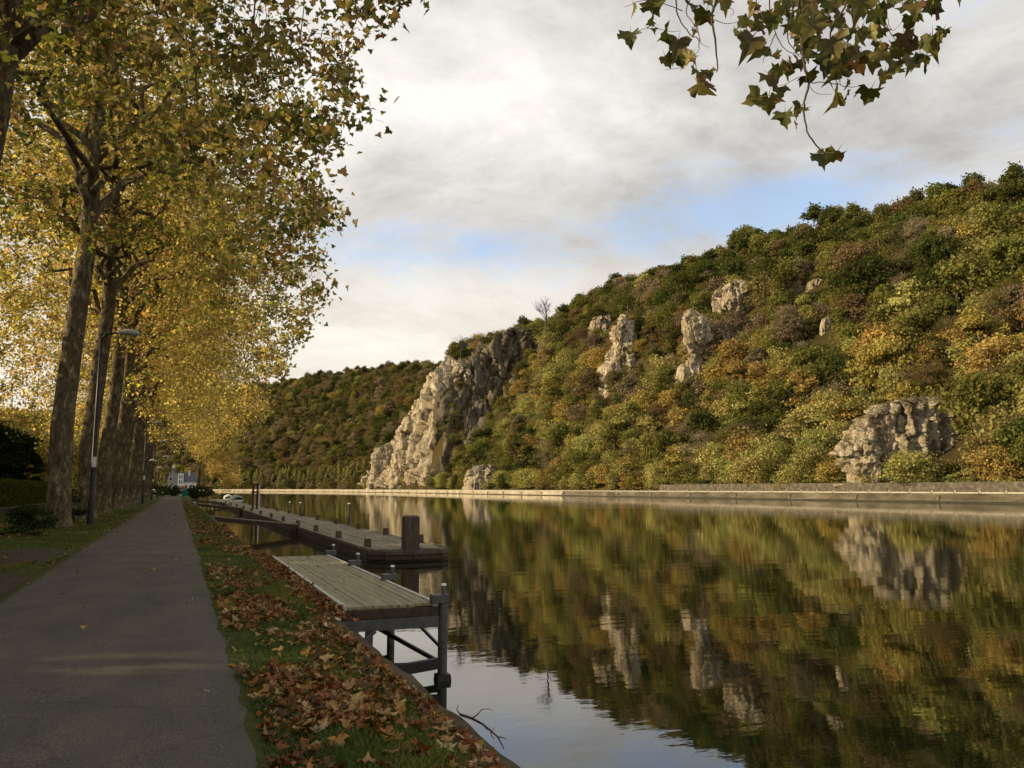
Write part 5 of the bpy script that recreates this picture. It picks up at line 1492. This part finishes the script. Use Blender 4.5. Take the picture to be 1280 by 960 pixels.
ev = leaf_blob('crown', 9.5, 6.0, 9000, 0.30, (0.020, 0.030, 0.012), 71, 46, 0.03)
evt = trunk_mesh(71, 9.0, 0.2).mesh('trunk'); evt.materials.append(M['dark_bark'])
for i, (x, y, s) in enumerate([(-16.0, 62, 1.0), (-16.8, 69, 0.95), (-16.2, 76, 0.9), (-15.8, 55, 0.9), (-17, 83, 0.9), (-16, 48, 1.0), (-17, 91, 0.9), (-16, 41, 0.95), (-16.5, 34, 0.95), (-16.5, 99, .9), (-16.5, 27, .95), (-16.2, 20, .95), (-16.6, 107, .9), (-16.2, 13, .95)]):
    root = empty('dark_evergreen', (x, y, -0.1), i * 1.3); root.scale = (s, s, s * (1 + 0.1 * math.sin(i * 2)))
    link('crown', ev, root); link('trunk', evt, root)
    tag(root, 'dense dark evergreen standing behind the clipped hedge', 'tree', 'evergreens behind the hedge')

p = on_plane(83, 622, 0.0)
root = empty('sign_post', (-9.2, 78.0, 0)); tag(root, 'small white sign on a pale post between the thick plane trunks', 'sign')
mb = MB(); mb.tube([(0, 0, -0.2), (0, 0, 2.6)], [0.06, 0.06], 8); mb.build('post', M['pale_metal'], root)
mb = MB(); mb.box((-0.1, -0.07, 2.3), (0.85, -0.03, 3.3)); mb.build('sign_panel', M['white_metal'], root, bevel=0.03)

# ================================================================== END OF THE PATH: house, container, arch, boats
M['house_grey'] = noise_mat('grey_render', [(0.3, (0.22, 0.21, 0.20)), (0.7, (0.30, 0.29, 0.27))], scale=1.0, rough=0.9, bump=0.1)
M['house_white'] = noise_mat('white_render', [(0.3, (0.62, 0.60, 0.55)), (0.7, (0.76, 0.74, 0.70))], scale=1.0, rough=0.9, bump=0.1)
M['slate'] = noise_mat('slate_roof', [(0.3, (0.045, 0.047, 0.055)), (0.7, (0.09, 0.092, 0.105))], scale=2.5, rough=0.6, bump=0.3)
M['glass'] = plain('window_glass', (0.02, 0.022, 0.025), 0.08)
M['turquoise'] = plain('turquoise_paint', (0.012, 0.15, 0.14), 0.5)
M['green_cover'] = plain('green_tarpaulin', (0.05, 0.075, 0.03), 0.6)
M['red_hull'] = plain('red_brown_hull', (0.13, 0.05, 0.04), 0.5)
M['white_hull'] = plain('white_hull', (0.6, 0.59, 0.55), 0.4)

def house():
    Y = 330.0
    sc = Y / 1035.0 / math.cos(YAW)
    c = on_plane(226, 611.5, 1.2)
    d = ray(226, 611)
    base = CAM + d * (Y / d[1])
    root = empty('white_house', (base[0], base[1], 0.0)); tag(root, 'white and grey house with slate roofs beyond the end of the path', 'house')
    def put(mb, name, mat, parent=root): return mb.build(name, mat, parent)
    # grey gabled block
    mb = MB(); x0, x1, h, hr = -4.6, -1.2, 6.6, 9.4
    mb.add([(x0, 0, 0), (x1, 0, 0), (x1, 9, 0), (x0, 9, 0), (x0, 0, h), (x1, 0, h), (x1, 9, h), (x0, 9, h), ((x0 + x1) / 2, 0, hr - 0.3), ((x0 + x1) / 2, 9, hr - 0.3)],
           [(0, 1, 5, 8, 4), (2, 3, 7, 9, 6), (1, 2, 6, 5), (3, 0, 4, 7), (4, 8, 9, 7), (5, 6, 9, 8)]); put(mb, 'gable_wall', M['house_grey'])
    mb = MB(); xm = (x0 + x1) / 2
    mb.add([(x0 - .3, -.3, h - .2), (xm, -.3, hr), (xm, 9.3, hr), (x0 - .3, 9.3, h - .2), (x1 + .3, -.3, h - .2), (x1 + .3, 9.3, h - .2)], [(0, 1, 2, 3), (1, 4, 5, 2)])
    ro = put(mb, 'roof', M['slate']); so = ro.modifiers.new('thick', 'SOLIDIFY'); so.thickness = 0.18
    mb = MB(); mb.box((xm - .35, 4, hr - .6), (xm + .35, 4.8, hr + 1.0)); put(mb, 'chimney', M['house_white'], ro)
    def window(x, z, w, hh, y=-0.04):
        mb = MB()
        for a, b in (((x - w / 2 - .1, y - .06, z - .1), (x - w / 2, y + .06, z + hh + .1)), ((x + w / 2, y - .06, z - .1), (x + w / 2 + .1, y + .06, z + hh + .1)), ((x - w / 2, y - .06, z + hh), (x + w / 2, y + .06, z + hh + .1)), ((x - w / 2, y - .06, z - .1), (x + w / 2, y + .06, z))): mb.box(a, b)
        f = put(mb, 'window', M['house_white'])
        mb = MB(); mb.box((x - w / 2, y - .02, z), (x + w / 2, y + .03, z + hh)); mb.build('pane', M['glass'], f)
    window(-3.6, 4.6, 0.8, 1.2); window(-3.6, 2.0, 0.8, 1.2); window(-2.1, 2.0, 0.7, 1.2)
    # white stair tower
    mb = MB(); mb.box((-1.2, -0.6, 0), (0.8, 5, 7.4)); put(mb, 'tower_wall', M['house_white'])
    mb = MB(); mb.box((-1.4, -0.8, 7.4), (1.0, 5.2, 7.7), 0.1); put(mb, 'tower_roof', M['slate'])
    for zz in (1.6, 3.6, 5.4): window(-0.55, zz, 0.35, 1.1, -0.64); window(0.2, zz, 0.35, 1.1, -0.64)
    # white wing under a slate roof
    mb = MB(); mb.box((0.8, 0.4, 0), (5.2, 8, 4.2)); put(mb, 'wing_wall', M['house_white'])
    mb = MB(); mb.add([(0.81, 0.1, 4.1), (5.5, 0.1, 4.1), (5.1, 4.2, 7.6), (0.81, 4.2, 7.6), (5.5, 8.3, 4.1), (0.81, 8.3, 4.1)], [(0, 1, 2, 3), (3, 2, 4, 5), (1, 4, 2)]); put(mb, 'wing_roof', M['slate'])
    mb = MB(); mb.box((2.4, 2.6, 6.2), (3.0, 3.3, 8.4)); put(mb, 'chimney', M['house_white'])
    window(1.8, 1.6, 0.7, 1.3, 0.36); window(3.2, 1.6, 0.7, 1.3, 0.36); window(4.5, 0.6, 0.8, 2.1, 0.36)
house()

def container():
    p = on_plane(232.5, 621.0, 0.0)
    root = empty('recycling_container', (p[0], p[1], 0)); tag(root, 'turquoise recycling container at the end of the path', 'container')
    mb = MB(); mb.box((-0.75, -0.6, 0.12), (0.75, 0.6, 1.25), -0.06); mb.build('body', M['turquoise'], root, bevel=0.04)
    mb = MB(); mb.box((-0.82, -0.67, 1.252), (0.82, 0.67, 1.62), 0.18); mb.build('lid', M['turquoise'], root, bevel=0.04)
    for sx in (-0.55, 0.55):
        mb = MB(); mb.tube([(sx, -0.5, 0.1), (sx, 0.5, 0.1)], [0.1, 0.1], 10); mb.build('wheel', M['dark_steel'], root)
container()
def far_shrub(px, py, H, W, col, label, seed, name='garden_shrub', z=0.0):
    p = on_plane(px, py, z); root = empty(name, (p[0], p[1], z)); tag(root, label, 'shrub')
    link('foliage', leaf_blob('foliage', H, W, 1500, 0.22, col, seed, 18), root)
    tm = trunk_mesh(seed, H, 0.08); tm.build('stem', M['dark_bark'], root)
far_shrub(218, 620.0, 2.0, 3.4, (0.025, 0.035, 0.014), 'dark clipped shrub at the end of the path in front of the house', 81)
far_shrub(229, 617.0, 2.6, 4.0, (0.22, 0.12, 0.03), 'rusty orange shrub below the white house', 82)
far_shrub(247, 622.5, 2.2, 3.2, (0.03, 0.042, 0.014), 'dark green shrub on the bank behind the turquoise container', 83)
far_shrub(259, 621.0, 2.0, 3.4, (0.06, 0.045, 0.02), 'brownish shrub on the bank under the pale arch', 84)
for i, (x, y, H, W) in enumerate([(-12, 178, 3.6, 5.0), (-8.5, 182, 3.2, 4.5), (-5.6, 186, 2.6, 4.0), (-15, 168, 4.0, 5.0), (-16, 150, 4.2, 5.5), (-15.5, 134, 4.2, 5.5), (-13.5, 158, 3.6, 4.6), (-20, 182, 5, 6), (-2.6, 192, 2.0, 3.6)]):
    root = empty('garden_shrub', (x, y, 0), i * 1.1); tag(root, 'broad dark green shrub closing the lawn beyond the last plane trees', 'shrub', 'shrubs beyond the lawn')
    link('foliage', leaf_blob('foliage', H, W, 1500, 0.26, (0.05, 0.06, 0.02), 300 + i, 20), root); trunk_mesh(90 + i, H, 0.08).build('stem', M['dark_bark'], root)
def arch():
    p = on_plane(259, 619.5, -0.1); root = empty('pale_arch', (p[0], p[1], -0.1)); tag(root, 'pale metal hoop arch on the bank near the moored boats', 'arch')
    for k in range(3):
        mb = MB(); mb.tube([(1.5 * math.cos(a), k * 0.8, 2.4 * math.sin(a)) for a in np.linspace(0, math.pi, 17)], [0.055] * 17, 6); mb.build('hoop', M['white_metal'], root, smooth=True)
    for a in (0.5, 1.57, 2.64):
        mb = MB(); mb.beam((1.5 * math.cos(a), 0, 2.4 * math.sin(a)), (1.5 * math.cos(a), 1.6, 2.4 * math.sin(a)), 0.05, 0.05); mb.build('purlin', M['white_metal'], root)
arch()
def boat(x, y, L, W, hull, cover, label, rz=0.0):
    root = empty('moored_boat', (x, y, WATER_Z), rz); tag(root, label, 'boat', 'boats moored at the far end of the pontoon')
    n = 13; rows = []
    for i in range(n):
        t = i / (n - 1); yy = (t - 0.5) * L
        w = W / 2 * (1 - max(0, (t - 0.55) / 0.45) ** 2.2) * (0.85 + 0.15 * min(1, t * 4)) + 0.02
        sh = 0.62 + 0.25 * t ** 2
        rows.append([(-w, yy, sh), (-w * 0.9, yy, 0.1), (-w * 0.5, yy, -0.25), (0, yy, -0.35), (w * 0.5, yy, -0.25), (w * 0.9, yy, 0.1), (w, yy, sh)])
    o = link('hull', grid_mesh('hull', np.array(rows)[:, ::-1], hull), root)
    mb = MB(); mb.add([r[0] for r in [rows[0]]] + [rows[0][k] for k in range(1, 7)], [tuple(range(7))]); mb.build('transom', hull, root)
    cov = []
    for i in range(n):
        t = i / (n - 1); w = -rows[i][0][0] * 1.03; sh = rows[i][0][2]
        hgt = 0.95 * math.sin(math.pi * min(1, 0.12 + 0.9 * t)) ** 0.6
        cov.append([(-w, rows[i][0][1], sh - 0.05), (-w * .8, rows[i][0][1], sh + hgt * .55), (0, rows[i][0][1], sh + hgt), (w * .8, rows[i][0][1], sh + hgt * .55), (w, rows[i][0][1], sh - 0.05)])
    link('cover', grid_mesh('cover', np.array(cov), cover), root)
boat(12.6, 196, 6.5, 2.4, M['white_hull'], M['green_cover'], 'white boat under a green tarpaulin at the end of the pontoon')
boat(13.2, 214, 7.0, 2.4, M['red_hull'], M['green_cover'], 'red brown boat under a dark green cover beside the pontoon')
boat(12.4, 232, 6.0, 2.2, M['white_hull'], M['pale_metal'], 'small grey covered boat furthest along the pontoon')

# ================================================================== GRASS, FALLEN LEAVES
def blades(name, xs, ys, hgt, seed, label, base=(0.070, 0.112, 0.018)):
    r = np.random.default_rng(seed); n = len(xs)
    z = ground_height(xs, ys)
    a = r.uniform(0, 2 * math.pi, n); h = hgt * r.uniform(0.5, 1.4, n); w = 0.0042 + 0.0009 * np.abs(ys) * 0.25
    lean = r.normal(size=(n, 2)) * 0.55
    P = np.zeros((n, 3, 3)); c = np.stack([xs, ys, z - 0.005], -1)
    side = np.stack([np.cos(a), np.sin(a), 0 * a], -1) * w[:, None]
    P[:, 0] = c - side; P[:, 1] = c + side
    P[:, 2] = c + np.stack([lean[:, 0] * h, lean[:, 1] * h, h], -1)
    tone = fbm(np.stack([xs * 1.3, ys * 0.8, 0 * xs], -1), 3)
    col = np.array(base) * (1 + 0.35 * tone)[:, None] * r.uniform(0.6, 1.45, (n, 1)); col[:, 0] *= (1 + 0.5 * np.clip(tone, 0, 1))
    o = link(name, np_mesh(name, P.reshape(-1, 3), np.arange(n * 3), np.full(n, 3), M['grass'], np.repeat(col, 3, 0)))
    tag(o, label, 'grass', kind='stuff')

def grass():
    r = np.random.default_rng(31)
    xs, ys = [], []
    for y0, y1, den in ((3.5, 8, 5200), (8, 14, 3600), (14, 24, 1900), (24, 45, 800), (45, 90, 260)):
        n = int((y1 - y0) * 1.5 * den * 0.8); xs.append(r.uniform(0.5, 1.98, n)); ys.append(r.uniform(y0, y1, n))
    xs = np.concatenate(xs); ys = np.concatenate(ys)
    edge = 0.57 + 0.05 * fbm(np.stack([ys * 2, 0 * ys, 0 * ys], -1), 2)
    keep = (xs > edge) & ((xs < 1.86) | (r.random(len(xs)) < 0.4))
    dens = fbm(np.stack([xs * 2.0, ys * 1.2, 0 * xs + 2], -1), 3); keep &= r.random(len(xs)) < np.clip(0.75 + dens, 0.15, 1)
    blades('grass', xs[keep], ys[keep], 0.045, 32, 'short dark green grass on the verge between path and river')
    xs, ys = [], []
    for y0, y1, den in ((10, 20, 700), (20, 40, 420), (40, 70, 160)):
        n = int((y1 - y0) * 6 * den); xs.append(r.uniform(-9, -2.45, n)); ys.append(r.uniform(y0, y1, n))
    xs = np.concatenate(xs); ys = np.concatenate(ys)
    mud = (((xs + 3.6) / 1.25) ** 2 + ((ys - 22.5) / 2.6) ** 2 < 1) | (((xs + 2.7) / 0.42) ** 2 + ((ys - 14.5) / 4.0) ** 2 < 1)
    blades('grass', xs[~mud], ys[~mud], 0.06, 33, 'short green grass under the plane trees left of the path', (0.085, 0.112, 0.020))
grass()

def litter():
    r = np.random.default_rng(41)
    pts = []
    def zone(n, x0, x1, y0, y1, fn, surf, zadd=0.0):
        x = r.uniform(x0, x1, n); y = y0 + (y1 - y0) * r.random(n) ** 1.0
        k = r.random(n) < fn(x, y)
        for a, b in zip(x[k], y[k]): pts.append((a, b, surf, zadd))
    nz = lambda x, y, s, o: fbm(np.stack([x * s, y * s * 0.55, 0 * x + o], -1), 3)
    zone(11500, 0.58, 1.95, 4.0, 16, lambda x, y: np.clip((nz(x, y, 1.7, 3) + 0.36) * 1.7, 0.05, 1) * np.where(x < 0.86, 0.22, 1) * np.where((x > 1.35) & (x < 1.85), 0.3, 1), 'verge')
    zone(5000, 0.62, 2.1, 16, 46, lambda x, y: np.clip((nz(x, y, 1.2, 5) + 0.15) * 1.6, 0.04, 1), 'verge')
    zone(1300, 0.7, 1.6, 40, 110, lambda x, y: np.clip((nz(x, y, 0.7, 6) + 0.4) * 1.2, 0.1, 1), 'verge')
    zone(1500, 1.75, 2.38, 11.5, 23.5, lambda x, y: 0.9 + 0 * x, 'bank', 0.03)
    zone(700, -2.3, 0.56, 4.2, 60, lambda x, y: 0.06 + 0.28 * np.exp(-((x - 0.5) / 0.2) ** 2) + 0.45 * np.exp(-((x + 2.3) / 0.2) ** 2), 'path')
    zone(2600, -8, -2.35, 12, 55, lambda x, y: np.clip(nz(x, y, 0.6, 8) * 1.5 + 0.12, 0.02, 1), 'lawn')
    zone(600, -7.5, -4.3, 30, 37, lambda x, y: 0.85 * np.exp(-((y - 33.5) / 2.4) ** 2), 'lawn')
    zone(26, 2.5, 3.85, 13.2, 23, lambda x, y: 0.8 + 0 * x, 'stage')
    kinds = {'rust brown': (0.225, 0.080, 0.024), 'tan': (0.34, 0.205, 0.085), 'dark brown': (0.085, 0.044, 0.02), 'reddish': (0.20, 0.058, 0.022), 'pale straw': (0.42, 0.33, 0.18), 'ochre': (0.26, 0.145, 0.032)}
    names = list(kinds); pk = np.array([3.2, 2.4, 2.2, 1.3, 0.45, 1.4]); pk /= pk.sum()
    var = {}
    for ci, nm in enumerate(names):
        for j in range(4):
            r2 = np.random.default_rng(200 + ci * 7 + j)
            ol = plane_leaf_outline(2); n = len(ol); v = ol.copy(); v[:, :2] *= r2.uniform(0.85, 1.15, (n, 2))
            cur = r2.uniform(0.2, 0.95)
            v[:, 2] = cur * np.abs(v[:, 0]) ** 1.6 + r2.uniform(-0.1, 0.5) * v[:, 1] ** 2 + 0.05 * r2.normal(size=n)
            mid_ = np.array([[0, 0.1, -0.02]]); vv = np.concatenate([v, mid_]); vv[:, 2] -= vv[:, 2].min()
            loops = []
            for k in range(n): loops += [k, (k + 1) % n, n]
            col = np.array(kinds[nm])[None] * r2.uniform(0.7, 1.25, (n + 1, 1))
            var[(nm, j)] = (vv, loops, col, np_mesh('fallen_leaf', vv, loops, np.full(n, 3), M['litter'], col))
    items = []
    for (x, y, surf, za) in pts:
        nm = names[r.choice(len(names), p=pk)] if surf != 'path' else ['tan', 'pale straw', 'pale straw', 'ochre', 'rust brown'][r.integers(5)]
        if surf == 'bank': nm = ['rust brown', 'reddish', 'rust brown', 'dark brown', 'tan'][r.integers(5)]
        if surf == 'path': z = 0.004 + 0.035 * (1 - (2 * (x + 2.32) / 2.88 - 1) ** 2) + 0.002
        elif surf == 'stage': z = -0.194
        elif surf == 'bank': z = -0.14 + r.uniform(-0.01, 0.05) - max(0, x - 2.05) * 0.25
        else: z = float(ground_height(np.array(x), np.array(y))) + r.uniform(0.0, 0.035)
        if surf == 'verge' and x > 1.84: z = -0.11
        px, py, dep = project((x, y, z))
        size = 0.032 + 0.083 * r.random() ** 1.1 * (1.0 if y < 30 else 1.5)
        vis = 0 < px < 1280 and 0 < py < 960 and dep > 0
        items.append((-size / max(dep, .1) if vis else 1, x, y, z, surf, nm, size, r.integers(4), r.uniform(0, 6.28), r.normal() * 0.38, r.normal() * 0.38))
    items.sort(key=lambda q: q[0])
    where_ = {'verge': 'lying on the grass verge beside the river', 'bank': 'heaped against the landing stage edge', 'path': 'lying on the grey asphalt path', 'lawn': 'lying on the lawn under the plane trees', 'stage': 'lying on the landing stage boards'}
    paths = [q for q in items if q[4] in ('path', 'stage') and q[0] < 0][:110]
    solo = paths + [q for q in items if q[4] not in ('path', 'stage') and q[0] < 0][:188]
    ids = set(id(q) for q in solo)
    V, Lp, Cc, off = [], [], [], 0
    for q in items:
        _, x, y, z, surf, nm, size, j, rz, ra, rb = q
        Mx = Matrix.Translation((x, y, z)) @ Matrix.Rotation(rz, 4, 'Z') @ Matrix.Rotation(ra if surf != 'path' else ra * .3, 4, 'X') @ Matrix.Rotation(rb if surf != 'path' else rb * .3, 4, 'Y') @ Matrix.Scale(size, 4)
        vv, loops, col, me = var[(nm, j)]
        if id(q) in ids:
            o = bpy.data.objects.new('fallen_leaf', me); COL.objects.link(o); o.matrix_world = Mx
            tag(o, f"{nm} curled plane leaf {where_[surf]}", 'leaf', 'fallen plane leaves')
        else:
            A = np.array(Mx); V.append(vv @ A[:3, :3].T + A[:3, 3]); Lp.append(np.array(loops) + off); Cc.append(col * (0.7 + 0.6 * r.random())); off += len(vv)
    V = np.concatenate(V); Lp = np.concatenate(Lp); Cc = np.concatenate(Cc)
    o = link('leaf_litter', np_mesh('leaf_litter', V, Lp, np.full(len(Lp) // 3, 3), M['litter'], Cc))
    tag(o, 'brown fallen plane leaves strewn over verge, bank and lawn', 'leaf litter', kind='stuff')
litter()

# thin dead branch sticking out from the bank over the water
def dead_branch():
    root = empty('dead_branch', (2.1, 6.7, -0.2)); tag(root, 'thin bare branch sticking out from the bank over the water', 'branch')
    inv = Matrix.Translation((-2.1, -6.7, 0.2))
    def Q(px, py, d): return at_depth(px, py, d)
    D = 6.9
    main = [Q(575, 893, D), Q(590, 898, D), Q(603, 905, D), Q(613, 913, D - .1), Q(622, 921, D - .15), Q(626, 928, D - .2), Q(630, 936, D - .25)]
    mb = MB(); mb.tube(main, list(np.linspace(0.012, 0.004, len(main))), 6); o = mb.build('stem', M['dark_bark'], root, smooth=True); o.matrix_parent_inverse = inv
    for pts in ([(590, 898), (597, 893), (602, 887), (610, 886), (616, 888)], [(603, 905), (608, 911), (614, 914), (618, 910)], [(613, 913), (614, 919), (618, 924)], [(622, 921), (628, 922), (634, 924)], [(575, 893), (571, 887), (573, 881)]):
        mb = MB(); mb.tube([Q(a, b, D - 0.1) for a, b in pts], list(np.linspace(0.006, 0.002, len(pts))), 5); o = mb.build('twig', M['dark_bark'], root, smooth=True); o.matrix_parent_inverse = inv
dead_branch()
